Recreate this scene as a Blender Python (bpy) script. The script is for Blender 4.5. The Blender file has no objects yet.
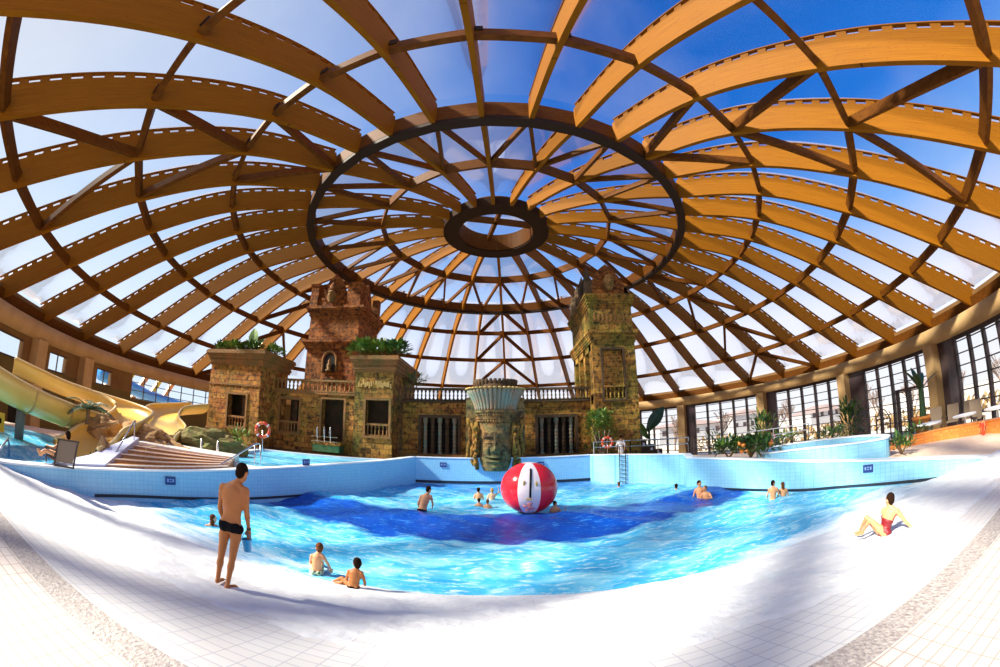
import bpy, bmesh, math, random
from mathutils import Vector, Matrix
random.seed(7)
sc = bpy.context.scene
COL = sc.collection
PI = math.pi
# ---------------------------------------------------------------- camera (diagonal fisheye lens), world, sun, exposure
cam = bpy.data.cameras.new('camera')
cam_ob = bpy.data.objects.new('camera', cam); COL.objects.link(cam_ob); sc.camera = cam_ob
cam.type = 'PANO'; cam.panorama_type = 'FISHEYE_LENS_POLYNOMIAL'
cam.sensor_fit = 'HORIZONTAL'; cam.sensor_width = 36; cam.sensor_height = 24; cam.fisheye_fov = 3.4
cam.fisheye_polynomial_k0 = 0; cam.fisheye_polynomial_k1 = -1/13.68
cam.fisheye_polynomial_k2 = 0; cam.fisheye_polynomial_k3 = 0; cam.fisheye_polynomial_k4 = 0
cam.clip_end = 2000
CAM = Vector((0, 0, 2.85))
cam_ob.location = CAM
cam_ob.rotation_euler = (Matrix.Rotation(PI/2+.266, 4, 'X') @ Matrix.Rotation(-.007, 4, 'Z')).to_euler()

SUN = Vector((-.76, -.19, .62)).normalized()
w = bpy.data.worlds.new('sky'); sc.world = w; w.use_nodes = True
nt = w.node_tree; nt.nodes.clear()
def N(nt, t, **k):
    n = nt.nodes.new(t)
    for a, b in k.items(): setattr(n, a, b)
    return n
def math_node(nt, op, a, b=None, c=None, clamp=False):
    n = nt.nodes.new('ShaderNodeMath'); n.operation = op; n.use_clamp = clamp
    for i, v in enumerate((a, b, c)):
        if v is None: continue
        if isinstance(v, (int, float)): n.inputs[i].default_value = v
        else: nt.links.new(v, n.inputs[i])
    return n.outputs[0]
def ramp(nt, fac, stops, interp='LINEAR'):
    n = nt.nodes.new('ShaderNodeValToRGB'); n.color_ramp.interpolation = interp
    e = n.color_ramp.elements
    while len(e) < len(stops): e.new(.5)
    for i, (p, c) in enumerate(stops):
        e[i].position = p; e[i].color = (c[0], c[1], c[2], 1)
    if fac is not None: nt.links.new(fac, n.inputs[0])
    return n.outputs[0]
def mixc(nt, fac, a, b, mode='MIX'):
    n = nt.nodes.new('ShaderNodeMix'); n.data_type = 'RGBA'; n.blend_type = mode
    for s, v in ((0, fac), (6, a), (7, b)):
        if isinstance(v, (int, float)): n.inputs[s].default_value = v
        elif isinstance(v, tuple): n.inputs[s].default_value = (v[0], v[1], v[2], 1)
        else: nt.links.new(v, n.inputs[s])
    return n.outputs[2]
tc = N(nt, 'ShaderNodeTexCoord'); nrm = N(nt, 'ShaderNodeVectorMath', operation='NORMALIZE'); nt.links.new(tc.outputs['Generated'], nrm.inputs[0])
sep = N(nt, 'ShaderNodeSeparateXYZ'); nt.links.new(nrm.outputs[0], sep.inputs[0])
dot = N(nt, 'ShaderNodeVectorMath', operation='DOT_PRODUCT'); nt.links.new(nrm.outputs[0], dot.inputs[0]); dot.inputs[1].default_value = SUN
# clear blue overhead and away from the sun, pale at the horizon and around the sun
elev = ramp(nt, sep.outputs[2], [(0, (1.35, 1.35, 1.4)), (.22, (1.2, 1.25, 1.5)), (.40, (.28, .62, 1.30)), (.60, (.015, .24, .95)), (1, (.004, .12, .60))])
side = math_node(nt, 'MULTIPLY_ADD', sep.outputs[0], -.60, .10, clamp=True)
col = mixc(nt, side, elev, (.85, 1.16, 1.50))
glow = math_node(nt, 'POWER', math_node(nt, 'MAXIMUM', dot.outputs['Value'], 0.0), 5.0)
col = mixc(nt, math_node(nt, 'MULTIPLY', glow, .6), col, (1.15, 1.12, 1.05))
cn = N(nt, 'ShaderNodeTexNoise'); cn.inputs['Scale'].default_value = 2.2; cn.inputs['Detail'].default_value = 6; nt.links.new(nrm.outputs[0], cn.inputs['Vector'])
col = mixc(nt, math_node(nt, 'MULTIPLY', ramp(nt, cn.outputs[0], [(.5, (0, 0, 0)), (.75, (1, 1, 1))]), .18), col, (1.0, 1.0, 1.15))
col = mixc(nt, math_node(nt, 'LESS_THAN', sep.outputs[2], -.02), col, (.30, .27, .23))
bg = N(nt, 'ShaderNodeBackground'); bg.inputs[1].default_value = .78; nt.links.new(col, bg.inputs[0])
wo = N(nt, 'ShaderNodeOutputWorld'); nt.links.new(bg.outputs[0], wo.inputs[0])

sl = bpy.data.lights.new('sun', 'SUN'); sl.energy = 12.0; sl.angle = .09; sl.color = (1, .93, .76)
so = bpy.data.objects.new('sun', sl); COL.objects.link(so); so.rotation_euler = SUN.to_track_quat('Z', 'Y').to_euler(); so.location = SUN*90

sc.view_settings.view_transform = 'Standard'; sc.view_settings.look = 'None'
sc.view_settings.gamma = 1; sc.view_settings.use_curve_mapping = False
sc.view_settings.exposure = 0.0
sc.render.film_transparent = False

# ---------------------------------------------------------------- mesh helpers
class MB:
    def __init__(s): s.v = []; s.f = []; s.m = []
    def add(s, vs, fs, m=0):
        o = len(s.v); s.v += [tuple(v) for v in vs]; s.f += [tuple(i+o for i in f) for f in fs]; s.m += [m]*len(fs); return s
    def box(s, x0, x1, y0, y1, z0, z1, m=0):
        return s.add([(x0,y0,z0),(x1,y0,z0),(x1,y1,z0),(x0,y1,z0),(x0,y0,z1),(x1,y0,z1),(x1,y1,z1),(x0,y1,z1)],
              [(0,3,2,1),(4,5,6,7),(0,1,5,4),(1,2,6,5),(2,3,7,6),(3,0,4,7)], m)
    def beam(s, a, b, w, h, up=(0,0,1), m=0):
        a = Vector(a); b = Vector(b); d = (b-a).normalized(); up = Vector(up)
        r = d.cross(up)
        if r.length < 1e-4: r = d.cross(Vector((1,0,0)))
        r.normalize(); u = r.cross(d).normalized()
        vs = []
        for p in (a, b):
            for sx, sz in ((-1,-1),(1,-1),(1,1),(-1,1)): vs.append(p+r*(w/2*sx)+u*(h/2*sz))
        return s.add(vs, [(0,3,2,1),(4,5,6,7),(0,1,5,4),(1,2,6,5),(2,3,7,6),(3,0,4,7)], m)
    def tube(s, pts, r, n=8, m=0, cap=True):
        pts = [Vector(p) for p in pts]; rs = r if isinstance(r, (list, tuple)) else [r]*len(pts)
        rings = []; ref = None
        for i, p in enumerate(pts):
            d = (pts[min(i+1, len(pts)-1)]-pts[max(i-1, 0)]).normalized()
            if ref is None:
                ref = d.cross(Vector((0,0,1)))
                if ref.length < .05: ref = d.cross(Vector((1,0,0)))
            ref = (ref-d*ref.dot(d)).normalized(); q = d.cross(ref)
            rings.append([p+ref*(rs[i]*math.cos(2*PI*k/n))+q*(rs[i]*math.sin(2*PI*k/n)) for k in range(n)])
        vs = [v for R in rings for v in R]; fs = []
        for i in range(len(pts)-1):
            for k in range(n): fs.append((i*n+k, i*n+(k+1)%n, (i+1)*n+(k+1)%n, (i+1)*n+k))
        if cap: fs.append(tuple(range(n))[::-1]); fs.append(tuple((len(pts)-1)*n+k for k in range(n)))
        return s.add(vs, fs, m)
    def lathe(s, prof, c=(0,0,0), n=12, m=0):
        vs = []; fs = []
        for r, z in prof:
            for k in range(n): vs.append((c[0]+r*math.cos(2*PI*k/n), c[1]+r*math.sin(2*PI*k/n), c[2]+z))
        for i in range(len(prof)-1):
            for k in range(n): fs.append((i*n+k, i*n+(k+1)%n, (i+1)*n+(k+1)%n, (i+1)*n+k))
        fs.append(tuple(range(n))[::-1]); fs.append(tuple((len(prof)-1)*n+k for k in range(n)))
        return s.add(vs, fs, m)
    def ell(s, c, rx, ry, rz, B=None, nu=14, nv=9, m=0):
        c = Vector(c); B = B or Matrix.Identity(3); vs = [c+B@Vector((0,0,-rz))]; fs = []
        for j in range(1, nv):
            t = -PI/2+PI*j/nv
            for k in range(nu): a = 2*PI*k/nu; vs.append(c+B@Vector((rx*math.cos(t)*math.cos(a), ry*math.cos(t)*math.sin(a), rz*math.sin(t))))
        vs.append(c+B@Vector((0,0,rz)))
        for k in range(nu): fs.append((0, 1+(k+1)%nu, 1+k))
        for j in range(nv-2):
            for k in range(nu): fs.append((1+j*nu+k, 1+j*nu+(k+1)%nu, 1+(j+1)*nu+(k+1)%nu, 1+(j+1)*nu+k))
        L = len(vs)-1
        for k in range(nu): fs.append((L, 1+(nv-2)*nu+k, 1+(nv-2)*nu+(k+1)%nu))
        return s.add(vs, fs, m)
    def prism(s, poly, z0, z1, m=0):      # poly counter-clockwise in plan
        n = len(poly); zt = z1 if isinstance(z1, (list, tuple)) else [z1]*n; zb = z0 if isinstance(z0, (list, tuple)) else [z0]*n
        vs = [(p[0], p[1], zb[i]) for i, p in enumerate(poly)]+[(p[0], p[1], zt[i]) for i, p in enumerate(poly)]
        fs = [tuple(range(n))[::-1], tuple(range(n, 2*n))]+[(i, (i+1)%n, n+(i+1)%n, n+i) for i in range(n)]
        return s.add(vs, fs, m)
    def plate(s, poly, y0, y1, m=0):      # outline in x,z extruded along y
        n = len(poly)
        vs = [(p[0], y0, p[1]) for p in poly]+[(p[0], y1, p[1]) for p in poly]
        fs = [tuple(range(n)), tuple(range(n, 2*n))[::-1]]+[(i, n+i, n+(i+1)%n, (i+1)%n) for i in range(n)]
        return s.add(vs, fs, m)
    def xf(s, M):
        s.v = [tuple(M@Vector(v)) for v in s.v]; return s
    def build(s, name, mats, parent=None, smooth=False, **props):
        me = bpy.data.meshes.new(name); me.from_pydata(s.v, [], s.f)
        if not isinstance(mats, (list, tuple)): mats = [mats]
        for m_ in mats: me.materials.append(m_)
        for p, mi in zip(me.polygons, s.m): p.material_index = mi; p.use_smooth = smooth
        me.update(); bm = bmesh.new(); bm.from_mesh(me); bmesh.ops.recalc_face_normals(bm, faces=bm.faces); bm.to_mesh(me); bm.free()
        o = bpy.data.objects.new(name, me); COL.objects.link(o)
        if parent: o.parent = parent
        for k, v in props.items(): o[k] = v
        return o
def empty(name, loc, label=None, cat=None, group=None, rz=0, kind=None):
    o = bpy.data.objects.new(name, None); COL.objects.link(o); o.location = loc; o.rotation_euler = (0, 0, rz); o.empty_display_size = .1
    return tag(o, label, cat, group, kind)
def tag(o, label=None, cat=None, group=None, kind=None):
    if label: o['label'] = label
    if cat: o['category'] = cat
    if group: o['group'] = group
    if kind: o['kind'] = kind
    return o
def struct(name, mb, m, smooth=False): return tag(mb.build(name, m, smooth=smooth), kind='structure')
def copy_tree(o, parent=None):
    c = o.copy(); COL.objects.link(c)
    if parent: c.parent = parent
    for ch in list(o.children): copy_tree(ch, c)
    return c
bpy.context.view_layer.update()

# ---------------------------------------------------------------- materials
def mat(name, col, rough=.6, metal=0., col2=None, scale=4., bump=0., bscale=None, spec=.5, stretch=None, trans=0., emit=None, detail=4):
    m = bpy.data.materials.new(name); m.use_nodes = True; nt = m.node_tree; b = nt.nodes['Principled BSDF']
    b.inputs['Base Color'].default_value = (*col, 1); b.inputs['Roughness'].default_value = rough; b.inputs['Metallic'].default_value = metal
    b.inputs['Specular IOR Level'].default_value = spec; b.inputs['Transmission Weight'].default_value = trans
    if col2 or bump:
        g = N(nt, 'ShaderNodeNewGeometry'); mp = N(nt, 'ShaderNodeMapping'); nt.links.new(g.outputs['Position'], mp.inputs[0])
        if stretch: mp.inputs['Scale'].default_value = stretch
        n = N(nt, 'ShaderNodeTexNoise'); n.inputs['Scale'].default_value = scale; n.inputs['Detail'].default_value = detail; nt.links.new(mp.outputs[0], n.inputs['Vector'])
        if col2: nt.links.new(ramp(nt, n.outputs[0], [(.32, col), (.68, col2)]), b.inputs['Base Color'])
        if bump:
            n2 = N(nt, 'ShaderNodeTexNoise'); n2.inputs['Scale'].default_value = bscale or scale; n2.inputs['Detail'].default_value = 5; nt.links.new(mp.outputs[0], n2.inputs['Vector'])
            bu = N(nt, 'ShaderNodeBump'); bu.inputs['Strength'].default_value = bump; bu.inputs['Distance'].default_value = .05
            nt.links.new(n2.outputs[0], bu.inputs['Height']); nt.links.new(bu.outputs[0], b.inputs['Normal'])
    return m
def wall_uv(nt):     # x,y,z position -> (along the face, height)
    g = N(nt, 'ShaderNodeNewGeometry'); ps = N(nt, 'ShaderNodeSeparateXYZ'); nt.links.new(g.outputs['Position'], ps.inputs[0])
    ns = N(nt, 'ShaderNodeSeparateXYZ'); nt.links.new(g.outputs['True Normal'], ns.inputs[0])
    ax = math_node(nt, 'ABSOLUTE', ns.outputs[0]); ay = math_node(nt, 'ABSOLUTE', ns.outputs[1]); az = math_node(nt, 'ABSOLUTE', ns.outputs[2])
    u = math_node(nt, 'ADD', math_node(nt, 'MULTIPLY', ps.outputs[0], math_node(nt, 'MAXIMUM', ay, az)), math_node(nt, 'MULTIPLY', ps.outputs[1], ax))
    v = math_node(nt, 'ADD', ps.outputs[2], math_node(nt, 'MULTIPLY', ps.outputs[1], az))
    c = N(nt, 'ShaderNodeCombineXYZ'); nt.links.new(u, c.inputs[0]); nt.links.new(v, c.inputs[1])
    return c.outputs[0], g.outputs['Position']
def tile_mat(name, c1, c2, mortar, tw, th, ms=.03, rough=.3, bump=.2, stain=None, offset=0.):
    m = bpy.data.materials.new(name); m.use_nodes = True; nt = m.node_tree; b = nt.nodes['Principled BSDF']
    uv, pos = wall_uv(nt)
    br = N(nt, 'ShaderNodeTexBrick'); nt.links.new(uv, br.inputs['Vector']); br.offset = offset; br.squash = 1
    br.inputs['Color1'].default_value = (*c1, 1); br.inputs['Color2'].default_value = (*c2, 1); br.inputs['Mortar'].default_value = (*mortar, 1)
    br.inputs['Scale'].default_value = 1; br.inputs['Mortar Size'].default_value = ms; br.inputs['Brick Width'].default_value = tw; br.inputs['Row Height'].default_value = th
    c = br.outputs['Color']
    if stain:
        n = N(nt, 'ShaderNodeTexNoise'); n.inputs['Scale'].default_value = .5; n.inputs['Detail'].default_value = 5; nt.links.new(pos, n.inputs['Vector'])
        c = mixc(nt, ramp(nt, n.outputs[0], [(.45, (0,0,0)), (.7, (.7,.7,.7))]), c, stain)
    nt.links.new(c, b.inputs['Base Color']); b.inputs['Roughness'].default_value = rough
    bu = N(nt, 'ShaderNodeBump'); bu.inputs['Strength'].default_value = bump; bu.inputs['Distance'].default_value = .02; bu.invert = True
    nt.links.new(br.outputs['Fac'], bu.inputs['Height']); nt.links.new(bu.outputs[0], b.inputs['Normal'])
    return m
def stone_mat(name, base, alt, moss, dark, bw=.62, bh=.36, mossy=.5):
    m = bpy.data.materials.new(name); m.use_nodes = True; nt = m.node_tree; b = nt.nodes['Principled BSDF']
    uv, pos = wall_uv(nt)
    wn = N(nt, 'ShaderNodeTexNoise'); wn.inputs['Scale'].default_value = 2.5; nt.links.new(pos, wn.inputs['Vector'])
    wv = N(nt, 'ShaderNodeVectorMath', operation='MULTIPLY_ADD'); nt.links.new(wn.outputs['Color'], wv.inputs[0]); wv.inputs[1].default_value = (.10,.10,.10); nt.links.new(uv, wv.inputs[2])
    br = N(nt, 'ShaderNodeTexBrick'); nt.links.new(wv.outputs[0], br.inputs['Vector']); br.offset = .45; br.squash = .75; br.squash_frequency = 3
    br.inputs['Color1'].default_value = (*base, 1); br.inputs['Color2'].default_value = (*alt, 1); br.inputs['Mortar'].default_value = (*dark, 1)
    br.inputs['Scale'].default_value = 1; br.inputs['Mortar Size'].default_value = .012; br.inputs['Mortar Smooth'].default_value = .4
    br.inputs['Brick Width'].default_value = bw; br.inputs['Row Height'].default_value = bh
    n = N(nt, 'ShaderNodeTexNoise'); n.inputs['Scale'].default_value = .55; n.inputs['Detail'].default_value = 8; n.inputs['Roughness'].default_value = .65; nt.links.new(pos, n.inputs['Vector'])
    c = mixc(nt, math_node(nt, 'MULTIPLY', ramp(nt, n.outputs[0], [(.42, (0,0,0)), (.60, (1,1,1))]), mossy), br.outputs['Color'], moss)
    n3 = N(nt, 'ShaderNodeTexNoise'); n3.inputs['Scale'].default_value = 3.2; n3.inputs['Detail'].default_value = 9; n3.inputs['Roughness'].default_value = .75; nt.links.new(pos, n3.inputs['Vector'])
    c = mixc(nt, math_node(nt, 'MULTIPLY', ramp(nt, n3.outputs[0], [(.40, (1,1,1)), (.52, (0,0,0))]), .93), c, dark)
    c = mixc(nt, math_node(nt, 'MULTIPLY', ramp(nt, n3.outputs[0], [(.55, (0,0,0)), (.66, (1,1,1))]), .75), c, (min(1, base[0]*1.7), min(1, base[1]*1.8), base[2]*2.0))
    nt.links.new(c, b.inputs['Base Color']); b.inputs['Roughness'].default_value = .8; b.inputs['Specular IOR Level'].default_value = .25
    h = math_node(nt, 'MULTIPLY_ADD', br.outputs['Fac'], -1.0, math_node(nt, 'MULTIPLY', n3.outputs[0], 1.3))
    bu = N(nt, 'ShaderNodeBump'); bu.inputs['Strength'].default_value = .9; bu.inputs['Distance'].default_value = .08
    nt.links.new(h, bu.inputs['Height']); nt.links.new(bu.outputs[0], b.inputs['Normal'])
    return m
def wood_mat(name, c1, c2):
    m = bpy.data.materials.new(name); m.use_nodes = True; nt = m.node_tree; b = nt.nodes['Principled BSDF']
    tcx = N(nt, 'ShaderNodeUVMap'); tcx.uv_map = 'grain'
    mp = N(nt, 'ShaderNodeMapping'); mp.inputs['Scale'].default_value = (.35, 22, 1); nt.links.new(tcx.outputs[0], mp.inputs[0])
    n = N(nt, 'ShaderNodeTexNoise'); n.inputs['Scale'].default_value = 1.5; n.inputs['Detail'].default_value = 3; nt.links.new(mp.outputs[0], n.inputs['Vector'])
    mp2 = N(nt, 'ShaderNodeMapping'); mp2.inputs['Scale'].default_value = (1.1, 9, 1); nt.links.new(tcx.outputs[0], mp2.inputs[0])
    v = N(nt, 'ShaderNodeTexVoronoi'); v.inputs['Scale'].default_value = 2.6; nt.links.new(mp2.outputs[0], v.inputs['Vector'])
    c = mixc(nt, n.outputs[0], c1, c2)
    c = mixc(nt, ramp(nt, v.outputs['Distance'], [(.07, (.9,.9,.9)), (.15, (0,0,0))]), c, (c1[0]*.35, c1[1]*.25, c1[2]*.2))
    nt.links.new(c, b.inputs['Base Color']); b.inputs['Roughness'].default_value = .6; b.inputs['Specular IOR Level'].default_value = .08
    return m
M = {}
M['glulam'] = wood_mat('glulam', (.145, .043, .003), (.33, .130, .005))
M['beamwood'] = mat('brown_stained_beam', (.085, .027, .004), .6, spec=.1, col2=(.145, .050, .006), scale=3, stretch=(1,1,6))
M['steel_dark'] = mat('dark_steel', (.030, .016, .009), .6, spec=.15)
M['batten'] = mat('stained_batten', (.22, .080, .006), .6, spec=.08)
M['clip'] = mat('pale_clip', (.85, .85, .88), .4)
M['concrete'] = mat('tan_concrete', (.50, .31, .13), .8, col2=(.62, .41, .19), scale=.8, bump=.15, bscale=6)
M['olive'] = mat('olive_plaster', (.14, .10, .025), .85, col2=(.20, .14, .04), scale=.4)
M['brownwall'] = mat('brown_plaster', (.20, .10, .035), .8, col2=(.27, .15, .05), scale=.5)
M['frame'] = mat('dark_window_frame', (.045, .03, .035), .4, .2)
M['floor'] = tile_mat('hall_floor_tiles', (.50, .33, .19), (.57, .38, .22), (.3, .2, .12), .6, .6, .02)
M['deck'] = tile_mat('deck_tiles', (.68, .60, .55), (.72, .64, .59), (.42, .33, .28), .24, .12, .007, rough=.45)
M['beach'] = tile_mat('white_beach_tiles', (.76, .75, .74), (.79, .78, .78), (.55, .55, .60), .24, .12, .006, rough=.35)
M['strip'] = mat('pebble_strip', (.54, .49, .46), .7, col2=(.34, .29, .28), scale=26, bump=.5, bscale=30, detail=2)
M['tile_blue'] = tile_mat('pale_blue_pool_tiles', (.27, .62, .88), (.31, .66, .90), (.18, .48, .74), .14, .14, .005, rough=.2)
M['coping'] = mat('white_coping', (.82, .88, .92), .4)
M['lilac'] = mat('lilac_white_wall', (.60, .62, .80), .45)
M['line'] = mat('black_tile_line', (.012, .02, .035), .3)
M['stone'] = stone_mat('sandstone_blocks', (.32, .100, .018), (.62, .29, .060), (.17, .17, .02), (.045, .022, .010), mossy=.55)
M['stone_red'] = stone_mat('reddish_sandstone', (.24, .060, .012), (.46, .16, .034), (.14, .075, .014), (.04, .016, .008), mossy=.35)
M['stone_green'] = stone_mat('mossy_sandstone', (.26, .10, .018), (.52, .27, .052), (.10, .14, .018), (.035, .025, .010), mossy=.7)
M['stone_trim'] = mat('carved_sandstone_trim', (.30, .12, .03), .8, col2=(.16, .10, .022), scale=1.2, bump=.9, bscale=9)
M['stone_dark'] = mat('shadowy_dark_stone', (.10, .05, .022), .85, col2=(.05, .035, .012), scale=2, bump=.8, bscale=8)  # brown stone, dark in its own colour, mottled by noise
M['stone_face'] = stone_mat('carved_face_stone', (.26, .11, .035), (.34, .19, .06), (.08, .16, .07), (.05, .03, .02), bw=1.1, bh=.55, mossy=.7)
M['copper'] = mat('verdigris_plumes', (.16, .26, .21), .7, col2=(.30, .16, .08), scale=1.6, bump=.5, bscale=8)
M['gold'] = mat('dull_gold_lip', (.50, .33, .10), .5, .3)
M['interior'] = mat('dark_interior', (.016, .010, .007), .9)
M['slide'] = mat('yellow_fibreglass', (.80, .50, .10), .25, col2=(.86, .58, .15), scale=.6)
M['rock'] = mat('brown_rockwork', (.30, .15, .05), .9, col2=(.50, .30, .13), scale=2.2, bump=1.0, bscale=5, detail=8)
M['mossrock'] = mat('mossy_rockwork', (.20, .13, .04), .9, col2=(.16, .17, .04), scale=2.2, bump=1.0, bscale=5, detail=8)
M['step'] = tile_mat('orange_step_tiles', (.52, .22, .07), (.60, .28, .10), (.3, .14, .06), .2, .1, .01)
M['nosing'] = mat('pale_nosing', (.88, .80, .70), .5)
M['chrome'] = mat('brushed_steel_rail', (.62, .62, .64), .25, 1.0)
M['leaf'] = mat('green_leaf', (.05, .13, .018), .45, col2=(.13, .25, .03), scale=3)
M['leaf_light'] = mat('yellow_green_leaf', (.22, .30, .04), .5, col2=(.12, .20, .03), scale=3)
M['leaf_dark'] = mat('dark_green_leaf', (.015, .055, .018), .4, col2=(.04, .10, .025), scale=3)
M['flower'] = mat('orange_blossom', (.8, .25, .04), .5)
M['trunk'] = mat('brown_trunk', (.14, .08, .04), .85, col2=(.25, .16, .08), scale=7, bump=.5)
M['orange_tile'] = tile_mat('orange_mosaic', (.72, .20, .03), (.80, .30, .06), (.5, .2, .06), .12, .12, .01)
M['pinkdeck'] = mat('pale_sand_deck', (.72, .52, .38), .7, col2=(.80, .62, .48), scale=3)
M['navy'] = mat('navy_sign', (.012, .045, .22), .4)
M['white'] = mat('white_paint', (.85, .85, .85), .6)
M['red'] = mat('red_plastic', (.80, .06, .02), .35)
M['ball_red'] = mat('red_vinyl', (.78, .02, .035), .15)
M['ball_white'] = mat('pinkish_white_vinyl', (.86, .70, .72), .15, col2=(.90, .84, .84), scale=2)
M['black'] = mat('black_cloth', (.006, .006, .008), .85, spec=.1)
M['canvas'] = mat('grey_brown_canvas', (.22, .16, .11), .8)
M['darkwood'] = mat('dark_wood_frame', (.05, .025, .012), .5)
M['snow'] = mat('snowy_ground', (.78, .72, .64), .9, col2=(.56, .46, .34), scale=.05)
M['pot'] = mat('orange_clay_pot', (.62, .22, .04), .6)
M['bucket'] = mat('blue_plastic', (.01, .33, .70), .3)
M['yellow'] = mat('yellow_plastic', (.85, .50, .01), .4)
M['bluetube'] = mat('blue_slide_tube', (.01, .22, .62), .25)
M['bldg'] = mat('far_plaster', (.46, .45, .47), .8)
M['roofred'] = mat('far_roof', (.34, .25, .23), .8)
M['glassdark'] = mat('dark_pane', (.07, .05, .06), .15, spec=.7)
M['pole'] = mat('grey_column', (.16, .13, .11), .6)
def skin(n, c): return mat(n, c, .5, col2=(c[0]*1.15, c[1]*1.15, c[2]*1.12), scale=6, spec=.35)
M['skin'] = skin('tanned_skin', (.44, .155, .042)); M['skin_light'] = skin('light_skin', (.72, .40, .24)); M['skin_mid'] = skin('warm_skin', (.60, .29, .14))
M['hair'] = mat('dark_brown_hair', (.012, .006, .004), .9, spec=.05, col2=(.028, .013, .007), scale=40)
M['hair_brown'] = mat('brown_hair', (.09, .030, .012), .9, spec=.05, col2=(.16, .06, .025), scale=40)
M['hair_blond'] = mat('blond_hair', (.50, .28, .08), .7)
M['maroon'] = mat('maroon_swimsuit', (.20, .006, .012), .5)
M['shorts_green'] = mat('green_patterned_shorts', (.02, .16, .05), .6, col2=(.75, .75, .55), scale=30, detail=0)
M['pinkcloth'] = mat('pink_cloth', (.75, .18, .16), .7)
M['eye'] = mat('eye_white', (.7, .7, .68), .3); M['lip'] = mat('lips', (.45, .12, .08), .5)

# clear roof cushion foil: lets most light through, a little milky, glossy at grazing angles
def foil_mat(name, milk, tint):
    m = bpy.data.materials.new(name); m.use_nodes = True; nt = m.node_tree; nt.nodes.clear()
    tr = N(nt, 'ShaderNodeBsdfTransparent'); tr.inputs[0].default_value = (*tint, 1)
    tl = N(nt, 'ShaderNodeBsdfTranslucent'); tl.inputs[0].default_value = (.95, .86, .86, 1)
    df = N(nt, 'ShaderNodeBsdfDiffuse'); df.inputs[0].default_value = (.95, .86, .86, 1)
    gl = N(nt, 'ShaderNodeBsdfGlossy'); gl.inputs['Roughness'].default_value = .12
    g = N(nt, 'ShaderNodeNewGeometry'); n = N(nt, 'ShaderNodeTexNoise'); n.inputs['Scale'].default_value = .5; n.inputs['Detail'].default_value = 5; nt.links.new(g.outputs['Position'], n.inputs['Vector'])
    a = N(nt, 'ShaderNodeMixShader'); a.inputs[0].default_value = .35; nt.links.new(tl.outputs[0], a.inputs[1]); nt.links.new(df.outputs[0], a.inputs[2])
    b = N(nt, 'ShaderNodeMixShader'); lf = N(nt, 'ShaderNodeLayerWeight'); lf.inputs[0].default_value = .5; nt.links.new(math_node(nt, 'ADD', math_node(nt, 'MULTIPLY', math_node(nt, 'POWER', lf.outputs['Facing'], 3.0), milk*3.5), math_node(nt, 'MULTIPLY', n.outputs[0], milk*.6)), b.inputs[0]); nt.links.new(tr.outputs[0], b.inputs[1]); nt.links.new(a.outputs[0], b.inputs[2])
    lw = N(nt, 'ShaderNodeLayerWeight'); lw.inputs[0].default_value = .22
    c = N(nt, 'ShaderNodeMixShader'); nt.links.new(math_node(nt, 'MULTIPLY', lw.outputs['Fresnel'], .35), c.inputs[0]); nt.links.new(b.outputs[0], c.inputs[1]); nt.links.new(gl.outputs[0], c.inputs[2])
    o = N(nt, 'ShaderNodeOutputMaterial'); nt.links.new(c.outputs[0], o.inputs[0])
    return m
M['foil'] = foil_mat('clear_roof_foil', .07, (.97, .97, .98))
M['glass'] = foil_mat('window_glass', .015, (.97, .98, .98))

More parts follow.
